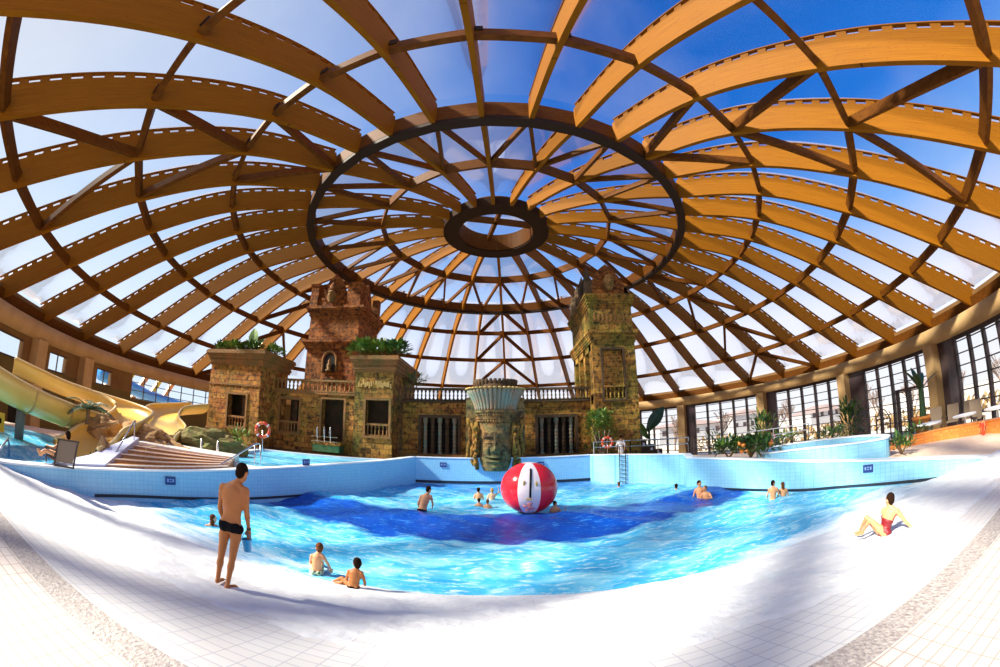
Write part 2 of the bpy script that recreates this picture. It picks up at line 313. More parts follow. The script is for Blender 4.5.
def water_mat(name, band):
    m = bpy.data.materials.new(name); m.use_nodes = True; nt = m.node_tree; b = nt.nodes['Principled BSDF']
    g = N(nt, 'ShaderNodeNewGeometry'); pos = g.outputs['Position']; s = N(nt, 'ShaderNodeSeparateXYZ'); nt.links.new(pos, s.inputs[0]); x, y = s.outputs[0], s.outputs[1]
    mp = N(nt, 'ShaderNodeMapping'); mp.inputs['Scale'].default_value = (.55, 1.5, 1); nt.links.new(pos, mp.inputs[0])
    n1 = N(nt, 'ShaderNodeTexNoise'); n1.inputs['Scale'].default_value = 1.1; n1.inputs['Detail'].default_value = 7; n1.inputs['Roughness'].default_value = .62; n1.inputs['Distortion'].default_value = .6; nt.links.new(mp.outputs[0], n1.inputs['Vector'])
    n2 = N(nt, 'ShaderNodeTexNoise'); n2.inputs['Scale'].default_value = 5.5; n2.inputs['Detail'].default_value = 6; n2.inputs['Roughness'].default_value = .7; nt.links.new(mp.outputs[0], n2.inputs['Vector'])
    c = ramp(nt, n1.outputs[0], [(.30, (.01, .30, .68)), (.48, (.06, .48, .80)), (.63, (.26, .70, .90)), (.80, (.80, .94, .98))])
    c = mixc(nt, math_node(nt, 'MULTIPLY', ramp(nt, n2.outputs[0], [(.52, (0,0,0)), (.66, (1,1,1))]), .8), c, (.70, .93, .98))
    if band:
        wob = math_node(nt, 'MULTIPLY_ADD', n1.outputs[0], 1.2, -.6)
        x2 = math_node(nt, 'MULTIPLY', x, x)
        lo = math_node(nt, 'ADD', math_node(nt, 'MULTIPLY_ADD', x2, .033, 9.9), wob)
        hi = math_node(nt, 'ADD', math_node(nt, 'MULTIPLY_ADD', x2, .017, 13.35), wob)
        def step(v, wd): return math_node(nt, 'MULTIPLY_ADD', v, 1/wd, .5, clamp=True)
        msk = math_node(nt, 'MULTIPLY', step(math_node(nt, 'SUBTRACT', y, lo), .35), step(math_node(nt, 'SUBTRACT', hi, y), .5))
        deep = mixc(nt, ramp(nt, n2.outputs[0], [(.55, (0,0,0)), (.70, (1,1,1))]), (.002, .060, .40), (.05, .28, .72))  # darker face of the wave front put into the water colour
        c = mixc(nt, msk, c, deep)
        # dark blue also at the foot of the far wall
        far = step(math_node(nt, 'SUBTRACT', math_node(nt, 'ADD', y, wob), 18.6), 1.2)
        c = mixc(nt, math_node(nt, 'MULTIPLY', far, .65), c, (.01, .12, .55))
        # white water running over the shallow edge
        sh = math_node(nt, 'ADD', math_node(nt, 'MULTIPLY', math_node(nt, 'ABSOLUTE', math_node(nt, 'ADD', x, -.5)), .22), 5.0)
        fo = math_node(nt, 'SUBTRACT', math_node(nt, 'ADD', sh, math_node(nt, 'MULTIPLY_ADD', n1.outputs[0], 3.0, -1.2)), y)
        c = mixc(nt, step(fo, 1.2), c, (.93, .96, .98))
    nt.links.new(c, b.inputs['Base Color']); b.inputs['Roughness'].default_value = .22; b.inputs['IOR'].default_value = 1.33
    bu = N(nt, 'ShaderNodeBump'); bu.inputs['Strength'].default_value = .55; bu.inputs['Distance'].default_value = .08
    nt.links.new(math_node(nt, 'ADD', n1.outputs[0], math_node(nt, 'MULTIPLY', n2.outputs[0], .5)), bu.inputs['Height']); nt.links.new(bu.outputs[0], b.inputs['Normal'])
    return m
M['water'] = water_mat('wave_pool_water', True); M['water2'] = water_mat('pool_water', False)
M['foam'] = mat('white_foam', (.82, .83, .84), .6, col2=(.72, .74, .78), scale=3, bump=.5, bscale=7, detail=8)

#STRUCTURE
# ---------------------------------------------------------------- dome geometry constants (centre, rib profile)
CX, CY = -.27, 27.1
PH = -.034
NR = 40
PROF = [(14.52, 16.60), (19.72, 15.24), (24.87, 12.79), (30.33, 9.80), (36.0, 7.05)]   # underside of ribs at the rings
RA, RB, RC, RE, RD = range(5)
def ang(k): return k*2*PI/NR+PH
def dome(k, r, z): a = ang(k); return Vector((CX+r*math.sin(a), CY-r*math.cos(a), z))
def prof_r(t):   # smooth curve through PROF, t 0..4
    P = [Vector(p) for p in PROF]; P = [P[0]*2-P[1]]+P+[P[-1]*2-P[-2]]
    i = min(int(t), 3); u = t-i; a, b, c, d = P[i:i+4]
    return .5*((2*b)+(c-a)*u+(2*a-5*b+4*c-d)*u*u+(-a+3*b-3*c+d)*u**3)
def prof_n(t):
    a = prof_r(max(0, t-.05)); b = prof_r(min(4, t+.05)); d = (b-a).normalized(); return Vector((-d.y, d.x)) if d.x > 0 else Vector((d.y, -d.x))
RIBD, RIBW = 1.28, .24
def rib_mesh(poly_b, poly_t, wdt, k, rail=True):
    n = len(poly_b); mb = MB(); a = ang(k); tx = Vector((math.cos(a), math.sin(a), 0))
    uv = []
    vs = []
    for s_ in (-1, 1):
        for pl in (poly_b, poly_t):
            for p in pl: vs.append(dome(k, p[0], p[1])+tx*(wdt/2*s_))
    fs = []
    for i in range(n-1):
        fs.append((i, i+1, n+i+1, n+i)); fs.append((2*n+i, 3*n+i, 3*n+i+1, 2*n+i+1))
        fs.append((i, 2*n+i, 2*n+i+1, i+1)); fs.append((n+i, n+i+1, 3*n+i+1, 3*n+i))
    fs.append((0, n, 3*n, 2*n)); fs.append((n-1, 3*n-1, 4*n-1, 2*n-1))
    mb.add(vs, fs)
    nrib = len(fs)
    if rail:      # cushion clamping rail on spacers above the rib
        for i in range(n-1):
            p0 = Vector(poly_t[i]); p1 = Vector(poly_t[i+1]); q0 = Vector(poly_b[i]); nn = (p0-q0).normalized()
            A_ = dome(k, *(p0+nn*.27)); B_ = dome(k, *(p1+nn*.27)); mb.beam(A_, B_, wdt*.8, .05, m=1)
            pm = p0.lerp(p1, .1); pe = p0.lerp(p1, .55)
            mb.beam(dome(k, *(pm+nn*.12)), dome(k, *(pe+nn*.12)), wdt*.5, .26, m=1)
    return mb, n
def add_grain_uv(o, n):
    me = o.data; uvl = me.uv_layers.new(name='grain'); L = [0]
    for p in me.polygons:
        for li in p.loop_indices:
            vi = me.loops[li].vertex_index; co = me.vertices[vi].co
            if vi < 4*n:
                i = vi % n; row = (vi // n) % 2; uvl.data[li].uv = (i*.9, row*1.0+o_off(o))
            else: uvl.data[li].uv = (co.x, co.z)
def o_off(o): return (hash(o.name) % 97)*1.7 if False else (sum(map(ord, o.name)) % 97)*1.7

roof = empty('domed_roof', (0,0,0), 'huge round glulam rib dome roof with clear foil cushions over the pool hall', 'roof')
NT = 28
for k in range(NR):
    b = []; t_ = []
    for i in range(NT+1):
        t = 4*i/NT; p = prof_r(t); nn = prof_n(t); b.append(p); t_.append(p+nn*RIBD)
    mb, n = rib_mesh(b, t_, RIBW, k)
    o = mb.build('rib', [M['glulam'], M['batten']], roof); add_grain_uv(o, n)
# inner ribs on every second line
R2, Z2 = 9.2, 18.05
RO, ZO = 4.25, 18.62
for k in range(0, NR, 2):
    b = []; t_ = []
    P0, P1, P2 = Vector(PROF[0]), Vector((R2, Z2)), Vector((RO, ZO))
    for i in range(9):
        u = i/8
        p = (P0*(1-u)**2+(P1*2-(P0+P2)*.5)*2*u*(1-u)+P2*u*u); b.append(p); t_.append(p+Vector((.1, .85)))
    mb, n = rib_mesh(b, t_, RIBW, k)
    o = mb.build('inner_rib', [M['glulam'], M['batten']], roof); add_grain_uv(o, n)
def ring(name, r, z0, z1, wd, m, nseg=NR, off=0, parent=roof):
    mb = MB()
    for k in range(nseg):
        ks = k*NR/nseg+off; ke = (k+1)*NR/nseg+off
        vs = []
        for kk in (ks, ke):
            for rr, zz in ((r-wd/2, z0), (r+wd/2, z0), (r+wd/2, z1), (r-wd/2, z1)): vs.append(dome(kk, rr, zz))
        mb.add(vs, [(0,1,5,4),(1,2,6,5),(2,3,7,6),(3,0,4,7)])
    return mb.build(name, m, parent)
ring('compression_ring', PROF[0][0]+.12, 16.72, 17.70, .22, M['beamwood'])
ring('compression_ring', PROF[0][0]-.22, 16.72, 17.60, .12, M['beamwood'])
ring('ring_flange', PROF[0][0]-.05, 16.48, 16.70, .55, M['steel_dark'])
ring('inner_ring', R2, Z2+.05, Z2+.75, .18, M['beamwood'], 20)
M['ringdark'] = mat('dark_brown_ring', (.030, .014, .006), .7, spec=.1)
ring('oculus_ring', (3.1+RO)/2, 18.60, 19.35, RO-3.1+.1, M['ringdark'], 40)
ring('oculus_ring', 3.05, 18.75, 20.3, .12, M['beamwood'], 40)
for a in (0, 10):
    MB().beam(dome(a+1.7, 3.0, 19.9), dome(a+21.7, 3.0, 19.9), .3, .5).build('oculus_beam', M['beamwood'], roof)
# purlins between ribs, set at mid depth of the ribs
def rp(k, j, off=.42):
    p = Vector(PROF[j]); return dome(k, *(p+prof_n(j)*off))
stuffp = MB()
for j in (RB, RC, RE):
    for k in range(NR):
        if j == RE and k in (38, 39, 0, 1): continue
        mb = stuffp if (j == RE and 13 <= k <= 27) or (j == RC and 16 <= k <= 23) else MB()
        mb.beam(rp(k, j), rp(k+1, j), .28, .46)
        if mb is not stuffp:
            a_ = rp(k, j, .62); d = (rp(k+1, j, .62)-a_).normalized()
            mb.beam(a_+d*.12, a_+d*.42, .26, .28, m=1)      # hanger shoe
            mb.build('purlin', [M['beamwood'], M['steel_dark']], roof)
stuffp.build('purlin', [M['beamwood'], M['steel_dark']], roof, kind='stuff')
for c in (4, 12, 20, 28, 36):
    for s_ in (-1, 1):
        for j in (RA, RB, RC, RE):
            if j == RE and c != 12 and c != 28: continue
            MB().beam(rp(c, j, .3), rp(c+s_, j+1, .3), .25, .40).build('brace', M['beamwood'], roof)
for k in range(1, NR, 2):
    for s_ in (-1, 1):
        MB().beam(dome(k, PROF[0][0]-.2, 16.95), dome(k+s_, R2, Z2+.3), .20, .32).build('inner_brace', M['beamwood'], roof)
# rim: kerb beam between rib feet
ring('rim_beam', 35.9, 7.0, 7.75, .35, M['beamwood'])
ring('rim_kerb', 36.25, 6.9, 8.1, .25, M['brownwall'])
# cushions
def cushion(k0, k1, fn, nt_, bulge, name):
    mb = MB(); nu = 8; vs = []
    for i in range(nt_+1):
        p, nn = fn(i/nt_)
        e = math.sin(PI*i/nt_)**.4 if 0 < i < nt_ else 0
        for u in range(nu+1):
            q = u/nu; h = bulge*e*(1-(2*q-1)**2)**.8*min(1.0, p[0]/20+.2)
            pp = p+nn*(.29+h)
            a0 = dome(k0, pp[0], pp[1]); a1 = dome(k1, pp[0], pp[1]); vs.append(a0.lerp(a1, q))
    fs = [(i*(nu+1)+u, i*(nu+1)+u+1, (i+1)*(nu+1)+u+1, (i+1)*(nu+1)+u) for i in range(nt_) for u in range(nu)]
    mb.add(vs, fs); return mb.build(name, M['foil'], roof, smooth=True)
for k in range(NR):
    cushion(k, k+1, lambda s_: (prof_r(4*s_)+prof_n(4*s_)*RIBD, prof_n(4*s_)), 22, 1.0, 'foil_cushion')
for k in range(0, NR, 2):
    def fn(s_):
        P0, P1, P2 = Vector(PROF[0]), Vector((R2, Z2)), Vector((RO, ZO)); u = s_
        return P0*(1-u)**2+(P1*2-(P0+P2)*.5)*2*u*(1-u)+P2*u*u+Vector((.1, .85)), Vector((.05, 1)).normalized()
    cushion(k, k+2, fn, 10, .5, 'foil_cushion')
mb = MB(); mb.lathe([(3.1, 0), (2.4, .35), (1.2, .6), (.05, .7)], (CX, CY, 20.3), 40); mb.build('oculus_cap', M['foil'], roof, smooth=True)

# ---------------------------------------------------------------- hall walls
def pol(deg, r, z): a = math.radians(deg); return Vector((CX+r*math.cos(a), CY+r*math.sin(a), z))
def arcwall(d0, d1, r, z0, z1, th, step=2.):
    mb = MB(); n = max(1, int(round((d1-d0)/step))); vs = []
    for i in range(n+1):
        d = d0+(d1-d0)*i/n
        for rr, zz in ((r, z0), (r+th, z0), (r+th, z1), (r, z1)): vs.append(pol(d, rr, zz))
    fs = [(0,3,2,1), (4*n, 4*n+1, 4*n+2, 4*n+3)]
    for i in range(n):
        for a in range(4): b = (a+1) % 4; fs.append((4*i+a, 4*i+b, 4*i+4+b, 4*i+4+a))
    return mb.add(vs, fs)
struct('trim_1', arcwall(-60, 245, 34.9, 5.75, 6.95, 1.4), M['concrete'], True)
FZ = -1.6
colmb = None
col_deg = [-40.5, -19.9, .9, 21.3, 41.9, 62.5, 83.]
for i, d in enumerate(col_deg):
    struct('trim_2', arcwall(d-.9, d+.9, 34.6, FZ, 5.8, 1.0, .9), M['concrete'])
    struct('wall_panel', arcwall(d-4.4 if d < 10 else d-3.0, d-.9, 35.5, FZ, 5.8, .25), M['glassdark'])
for i, d in enumerate(col_deg[:-1]):
    d0, d1 = d+.9, col_deg[i+1]-(4.4 if col_deg[i+1] < 10 else 3.0)
    win = tag(arcwall(d0, d1, 35.75, FZ, 5.8, .02).build('window_%d' % (i+1), M['glass']), kind='structure')
    nm = 5; fr = MB(); tr = MB()
    for j in range(nm+1):
        dd = d0+(d1-d0)*j/nm; p = pol(dd, 35.6, FZ); q = pol(dd, 35.6, 5.8)
        a = math.radians(dd); fr.beam(p, q, .26, .34, up=(math.cos(a), math.sin(a), 0))
    zz = FZ+.1
    for z_ in [FZ+.06+i_*.86 for i_ in range(9)]+[5.7]:
        for j in range(nm): tr.beam(pol(d0+(d1-d0)*j/nm, 35.65, z_), pol(d0+(d1-d0)*(j+1)/nm, 35.65, z_), .10, .085)
    fr.build('window_frame', M['frame'], win); tr.build('glazing_bar', M['frame'], win)
    # rolled blinds and shade boxes under the ring beam
    arcwall(d0, d1, 35.3, 5.45, 5.8, .3).build('shade_box', M['frame'], win)
# glazed entrance door in the near right bay
dd = MB()
for a in (-16.6, -14.0, -11.2):
    r_ = math.radians(a); dd.beam(pol(a, 35.2, FZ), pol(a, 35.2, 2.9), .3 if a != -14. else .14, .3, up=(math.cos(r_), math.sin(r_), 0))
dd.beam(pol(-17, 35.2, 2.95), pol(-10.9, 35.2, 2.95), .3, .22)
for z_ in (-.6, .4, 1.4, 2.3): dd.beam(pol(-16.6, 35.2, z_), pol(-11.2, 35.2, z_), .06, .06)
struct('door_1', dd, M['frame'])
dd = MB()
for a in (-9.6, -8.0, -6.4): dd.beam(pol(a, 34.8, FZ), pol(a, 34.8, .75), .12, .1)
dd.tube([pol(-9.6+3.2*i/10, 34.8, .75+.9*math.sin(PI*i/10)) for i in range(11)], .05, 6); dd.beam(pol(-9.6, 34.8, .75), pol(-6.4, 34.8, .75), .1, .1)
struct('door_2', dd, M['frame'])
# solid wall on the left with clerestory windows
def leftwall(d0, d1, z0, z1, m, nm='wall_left'): return struct(nm, arcwall(d0, d1, 35.5, z0, z1, .5), m)
def ldeg(x, y): return math.degrees(math.atan2(y-CY, x-CX)) % 360
leftwall(184.0, 245, FZ, 3.95, M['olive']); leftwall(184.0, 245, 5.35, 5.8, M['brownwall'])
op = [(ldeg(-29.8, 7.5), ldeg(-31.5, 10.0)), (ldeg(-32.9, 13.3), ldeg(-33.8, 15.4)), (ldeg(-34.9, 19.6), ldeg(-35.3, 21.6))]
edges = [(184.0, op[2][1]), (op[2][0], op[1][1]), (op[1][0], op[0][1]), (op[0][0]+6, 245)]
leftwall(op[2][0], op[1][1], 3.9, 5.4, M['brownwall']); leftwall(op[1][0], op[0][1], 3.9, 5.4, M['brownwall'])
leftwall(184.0, op[2][1], 3.9, 5.4, M['brownwall']); leftwall(op[0][0]+6, 245, 3.9, 5.4, M['brownwall'])
for i, (b_, a_) in enumerate(op):
    if i == 0: b_ += 6
    win = tag(arcwall(a_, b_, 35.7, 3.95, 5.35, .02).build('window_%d' % (i+11), M['glass']), kind='structure')
    f = MB(); f.beam(pol(a_, 35.6, 4.0), pol(b_, 35.6, 4.0), .1, .12); f.beam(pol(a_, 35.6, 5.3), pol(b_, 35.6, 5.3), .1, .12); f.beam(pol((a_+b_)/2, 35.6, 4), pol((a_+b_)/2, 35.6, 5.3), .1, .1); f.build('window_frame', M['frame'], win)
for d in (ldeg(-31.9, 11.6), ldeg(-34.5, 17.6), ldeg(-27.5, 4.6)):
    struct('trim_3', arcwall(d-1.0, d+1.0, 34.6, FZ, 5.8, .9, .9), M['concrete'])
struct('wall_left', arcwall(140, 184, 35.5, FZ, 3.4, .5), M['olive'])
struct('wall_left', arcwall(140, 160, 35.5, 3.4, 5.8, .5), M['olive'])
struct('wall_back', arcwall(83.9, 140, 35.5, FZ, 5.8, .5), M['olive'])
win = tag(arcwall(160, 184, 35.7, 3.4, 5.8, .02).build('window_14', M['glass']), kind='structure')
f = MB()
for i in range(9): f.beam(pol(160+24*i/8, 35.6, 3.4), pol(160+24*i/8, 35.6, 5.8), .09, .09)
for z_ in (3.45, 4.2, 5.0, 5.72): 
    for i in range(8): f.beam(pol(160+3*i, 35.6, z_), pol(163+3*i, 35.6, z_), .08, .07)
f.build('window_frame', M['frame'], win)
# floors and outside ground
mb = MB(); mb.add([pol(a*6, 36.2, FZ) for a in range(60)], [tuple(range(60))]); struct('floor', mb, M['floor'])
mb = MB(); n = 72
mb.add([pol(a*5, 36.1, -1.9) for a in range(n)]+[pol(a*5, 420, -6) for a in range(n)], [(i, (i+1) % n, n+(i+1) % n, n+i) for i in range(n)]); struct('ground', mb, M['snow'])

# ---------------------------------------------------------------- wave pool basin, beach and deck
LW = [(-12.3, -1.0), (-11.9, 1.5), (-11.55, 3.2), (-11.3, 5.1), (-10.87, 7.57), (-9.9, 9.7), (-8.86, 11.65), (-7.31, 15.42), (-5.85, 18.72), (-4.84, 21.6)]
LZ = [.72, .72, .72, .76, .82, .95, 1.10, 1.27, 1.38, 1.47]
RW = [(14.6, -1.0), (13.8, 1.5), (13.1, 3.72), (12.54, 5.8), (11.35, 8.9), (10.3, 10.5), (9.45, 12.64), (8.25, 15.8)]
RZ = [.40, .40, .40, .62, .88, 1.05, 1.22, 1.36]
RW2 = [(8.6, 16.8), (6.43, 20.24), (5.1, 21.7)]
RZ2 = [1.46, 1.5, 1.5]
def walls(name, pts, zs, th, m, side, z0=-1.9, cope=M['coping']):
    mb = MB(); n = len(pts); vs = []; P = [Vector((*p, 0)) for p in pts]
    cp = []
    for i, p in enumerate(P):
        d = (P[min(i+1, n-1)]-P[max(i-1, 0)]).normalized(); o = Vector((-d.y, d.x, 0))*side
        for q, z in ((p, z0), (p+o*th, z0), (p+o*th, zs[i]), (p, zs[i])): vs.append((q.x, q.y, z))
        for q, z in ((p-o*.03, zs[i]), (p+o*(th+.02), zs[i]), (p+o*(th+.02), zs[i]+.05), (p-o*.03, zs[i]+.05)): cp.append((q.x, q.y, z))
    fs = [(0,3,2,1), (4*n-4, 4*n-3, 4*n-2, 4*n-1)]
    for i in range(n-1):
        for a in range(4): b = (a+1) % 4; fs.append((4*i+a, 4*i+b, 4*i+4+b, 4*i+4+a))
    o = struct(name, MB().add(vs, fs), m); MB().add(cp, fs).build('coping', cope, o); return o
def subdiv(pts, zs, k=4):
    P = []; Z = []
    n = len(pts)
    def g(i): i = max(0, min(n-1, i)); return Vector((pts[i][0], pts[i][1], zs[i]))
    for i in range(n-1):
        for j in range(k):
            u = j/k; a, b, c, d = g(i-1), g(i), g(i+1), g(i+2)
            v = .5*((2*b)+(c-a)*u+(2*a-5*b+4*c-d)*u*u+(-a+3*b-3*c+d)*u**3); P.append((v.x, v.y)); Z.append(v.z)
    P.append(tuple(pts[-1])); Z.append(zs[-1]); return P, Z
lwp, lwz = subdiv(LW, LZ); rwp, rwz = subdiv(RW, RZ)
wl = walls('wall_pool_left', lwp, lwz, .35, M['tile_blue'], 1)
wr = walls('wall_pool_right', rwp, rwz, .35, M['tile_blue'], -1)
wr2 = walls('wall_pool_ladder', RW2, RZ2, .3, M['tile_blue'], -1)
walls('wall_pool_return', [(8.25, 15.8), (8.6, 16.8)], [1.4, 1.46], .3, M['tile_blue'], -1)
wb = walls('wall_pool_back', [(-4.84, 21.6), (5.1, 21.7)], [1.47, 1.5], .3, M['tile_blue'], 1)
def blackline(parent, pts, z, th, i0, i1, side):
    mb = MB()
    for i in range(i0, i1):
        a = Vector((*pts[i], z)); b = Vector((*pts[i+1], z)); d = (b-a).normalized(); o = Vector((d.y, -d.x, 0))*side*.01
        mb.beam(a+o, b+o, .03, th)
    mb.build('waterline_tiles', M['line'], parent)
def lz(i, pts): return 0
blackline(wl, lwp, .06, .09, 14, 27, 1); blackline(wr, rwp, .06, .09, 10, 27, -1)
blackline(wb, [(-4.84, 21.6), (5.1, 21.7)], .10, .16, 0, 1, 1)
# slope
SL = .225; Y0 = 6.2; YS = 1.72; ZD = (Y0-YS)*SL
def beach_z(y): return (Y0-y)*SL
def xl(y):
    for (x0, y0), (x1, y1) in zip(LW, LW[1:]):
        if y0 <= y <= y1: return x0+(x1-x0)*(y-y0)/(y1-y0)
    return LW[0][0] if y < 0 else LW[-1][0]
ALLR = RW+RW2
def xr(y):
    for (x0, y0), (x1, y1) in zip(ALLR, ALLR[1:]):
        if y0 <= y <= y1: return x0+(x1-x0)*(y-y0)/(y1-y0)
    return ALLR[0][0] if y < 0 else ALLR[-1][0]
mb = MB(); mb.add([(-12.2, YS, ZD), (14, YS, ZD), (11, 12.5, beach_z(12.5)), (-10, 12.5, beach_z(12.5))], [(0,1,2,3)]); struct('floor_beach', mb, M['beach'])
mb = MB(); mb.add([(-16, -12, ZD+.0), (18, -12, ZD+.0), (18, 1.42, ZD), (-16, 1.42, ZD)], [(0,1,2,3)]); mb.add([(-16, 1.42, ZD), (18, 1.42, ZD), (18, 1.42, -1.5), (-16, 1.42, -1.5)], [(0,1,2,3)]); struct('floor_deck', mb, M['deck'])
mb = MB(); mb.box(-12.2, 14.5, 1.42, 1.74, ZD-.2, ZD+.004); struct('trim_4', mb, M['strip'])
# water surface with waves
def wave(x, y):
    yb = 10.0+.033*x*x
    h = .17*math.exp(-((y-yb-2.6)/1.1)**2)+.07*math.sin((y+.02*x*x)*1.7)+.05*math.sin(x*.8+y*.9)+.03*math.sin(x*2.1-y*1.3)+.02*math.sin(x*3.7+y*2.9)
    h += .04*math.sin(5.1*x+1.3*y)*math.sin(y*4.3-x)
    k = min(1, max(.15, (y-5)/4)); return h*k*.8-.02
mb = MB(); nx, ny = 150, 190; vs = []
for j in range(ny+1):
    y = 3.9+(21.9-3.9)*(j/ny)
    a, b = xl(y)-.12, xr(y)+.12
    for i in range(nx+1):
        x = a+(b-a)*i/nx
        z = wave(x, y)
        vs.append((x, y, z))
mb.add(vs, [(j*(nx+1)+i, j*(nx+1)+i+1, (j+1)*(nx+1)+i+1, (j+1)*(nx+1)+i) for j in range(ny) for i in range(nx)])
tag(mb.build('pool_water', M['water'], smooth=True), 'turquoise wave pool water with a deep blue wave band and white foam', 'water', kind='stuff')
# foam sheet running up the beach
from mathutils import noise
mb = MB(); nx, ny = 170, 60; vs = []
for j in range(ny+1):
    for i in range(nx+1):
        x = -11.9+(13.4+11.9)*i/nx
        near = 3.0+.5*noise.noise(Vector((x*.35, 3.3, 0)))-(.0 if x < 0 else .3)-.035*max(0, -x-4)*8*.6
        near = max(1.9, near-.09*max(0, abs(x)-2.5))
        far = 6.6+.5*noise.noise(Vector((x*.5, 9.3, 0)))+.10*max(0, abs(x)-5)
        y = near+(far-near)*j/ny
        e = min(1, j/5, (ny-j)/8)
        nz = noise.noise(Vector((x*1.1, y*1.6, 1)))*.5+noise.noise(Vector((x*3.1, y*4.0, 5)))*.3+noise.noise(Vector((x*8, y*9, 7)))*.15
        vs.append((x, y, max(beach_z(y), -.05)-.03+e*(.055+.09*max(-.3, nz))))
mb.add(vs, [(j*(nx+1)+i, j*(nx+1)+i+1, (j+1)*(nx+1)+i+1, (j+1)*(nx+1)+i) for j in range(ny) for i in range(nx)])
tag(mb.build('foam', M['foam'], smooth=True), 'white foam of a spent wave spread over the sloping beach', 'foam', kind='stuff')
# small navy signs on the basin walls
def sign(p, d, label):
    a = math.atan2(d[1], d[0]); e = empty('depth_sign', p, label, 'sign', rz=a)
    MB().box(-.19, .19, -.03, 0, -.13, .13).build('plate', M['navy'], e)
    t = MB(); t.box(-.13, -.07, -.034, -.03, -.04, .06); t.box(-.04, .04, -.034, -.03, .03, .06); t.box(-.04, .04, -.034, -.03, -.04, -.01); t.box(.07, .13, -.034, -.03, -.04, .06); t.build('lettering', mat('pale_blue_print', (.25, .40, .75), .5), e)
sign((-10.25, 8.9, .62), (.36, .93), 'navy depth sign on the left pool wall below the orange steps')
sign((-7.9, 14.3, 1.40), (.36, .93), 'small navy sign standing on the left basin wall in front of the temple')
sign((-3.25, 21.6, 1.1), (1, .01), 'navy sign on the back pool wall, left of the stone face')
sign((2.25, 21.64, 1.12), (1, .01), 'navy sign on the back pool wall, above the beach ball')
sign((11.62, 8.3, .60), (.41, -.91), 'navy depth sign on the right pool wall')
#TEMPLE
# ---------------------------------------------------------------- temple buildings
def wall_y(mb, x0, x1, z0, z1, y0, y1, opens, m=0):      # wall facing -y with rectangular openings (xa,xb,za,zb)
    xs = sorted({x0, x1, *[o[0] for o in opens], *[o[1] for o in opens]}); zs = sorted({z0, z1, *[o[2] for o in opens], *[o[3] for o in opens]})
    for xa, xb in zip(xs, xs[1:]):
        run = None
        for za, zb in zip(zs, zs[1:]):
            hole = any(o[0] <= xa+1e-6 and xb <= o[1]+1e-6 and o[2] <= za+1e-6 and zb <= o[3]+1e-6 for o in opens)
            if hole:
                if run: mb.box(xa, xb, y0, y1, run[0], run[1], m); run = None
            else: run = (run[0], zb) if run else (za, zb)
        if run: mb.box(xa, xb, y0, y1, run[0], run[1], m)
def cornice(parent, x0, x1, y0, y1, z0, z1, out, m, name='cornice', dent=True, dm=None):
    mb = MB(); h = z1-z0
    for a, b, o in ((0, .16, .25), (.16, .34, .45), (.42, .60, .62), (.60, .74, .8), (.74, .92, 1.0), (.92, 1, .88)):
        oo = out*o; mb.box(x0-oo, x1+oo, y0-oo, y1+oo, z0+h*a, z0+h*b)
    mb.box(x0-out*.3, x1+out*.3, y0-out*.3, y1+out*.3, z0+h*.34, z0+h*.42)
    if dent:
        s = max(.16, h*.22); n = int((x1-x0)/s)
        for i in range(n): xx = x0+(i+.5)*(x1-x0)/n; mb.box(xx-s*.28, xx+s*.28, y0-out*.58, y0, z0+h*.34, z0+h*.43)
        n = int((y1-y0)/s)
        for i in range(n): yy = y0+(i+.5)*(y1-y0)/n; mb.box(x0-out*.58, x1+out*.58, yy-s*.28, yy+s*.28, z0+h*.34, z0+h*.43)
    return mb.build(name, m, parent)
def baluster(mb, x, y, z0, z1, r=.075):
    h = z1-z0; mb.lathe([(r*1.1, 0), (r*1.1, h*.1), (r*.5, h*.2), (r*1.0, h*.42), (r*.45, h*.62), (r*.6, h*.7), (r*.95, h*.8), (r*1.1, h*.9), (r*1.1, h)], (x, y, z0), 8)
def balustrade(parent, x0, x1, y, z0, z1, sp=.3, m=None, rail=M['stone_trim']):
    MB().box(x0, x1, y-.12, y+.12, z1-.14, z1).build('balustrade_rail', rail, parent); MB().box(x0, x1, y-.14, y+.14, z0, z0+.1).build('balustrade_base', rail, parent)
    n = max(2, int((x1-x0)/sp))
    for i in range(n):
        q = MB(); baluster(q, x0+(i+.5)*(x1-x0)/n, y, z0+.1, z1-.14, sp*.27); q.build('baluster', m or M['stone_trim'], parent, smooth=True)
def window_frame(parent, x0, x1, z0, z1, y, m=M['stone_trim'], w_=.16):
    b = MB(); b.box(x0-w_, x0, y-.06, y+.1, z0, z1+w_); b.box(x1, x1+w_, y-.06, y+.1, z0, z1+w_); b.box(x0, x1, y-.06, y+.1, z1, z1+w_); b.box(x0-w_*1.3, x1+w_*1.3, y-.12, y+.1, z0-w_*.8, z0)
    return b.build('window_surround', m, parent)
TZ = .75
# -- left block
lb = empty('temple_block', (-19.3, 24.2, TZ), 'square stone temple block with a cornice and a planted roof, left end of the temple', 'temple building')
lb_off = Vector((19.3, -24.2, -TZ))
def loc_parent(e):      # children keep world coordinates
    bpy.context.view_layer.update(); return e
def bchild(e):
    for c in e.children:
        if not c.get('_o'):
            c.matrix_parent_inverse = Matrix.Translation(-Vector(e.location)); c['_o'] = 1
    for c in e.children:
        if '_o' in c: pass
def finish(e):
    for c in e.children: c.matrix_parent_inverse = Matrix.Translation(-Vector(e.location))
    for c in e.children:
        if '_o' in c: del c['_o']
mb = MB(); wall_y(mb, -21.6, -16.5, TZ, 6.95, 22.5, 23.0, [(-19.45, -17.7, 2.3, 4.65), (-19.3, -18.0, TZ, 1.7)])
mb.box(-21.6, -21.1, 23.0, 26.2, TZ, 6.95); mb.box(-17.0, -16.5, 23.0, 26.2, TZ, 6.95); mb.box(-21.1, -17.0, 25.8, 26.2, TZ, 6.95); mb.box(-21.1, -17.0, 23.0, 25.8, 6.6, 6.8)
mb.build('wall', M['stone'], lb)
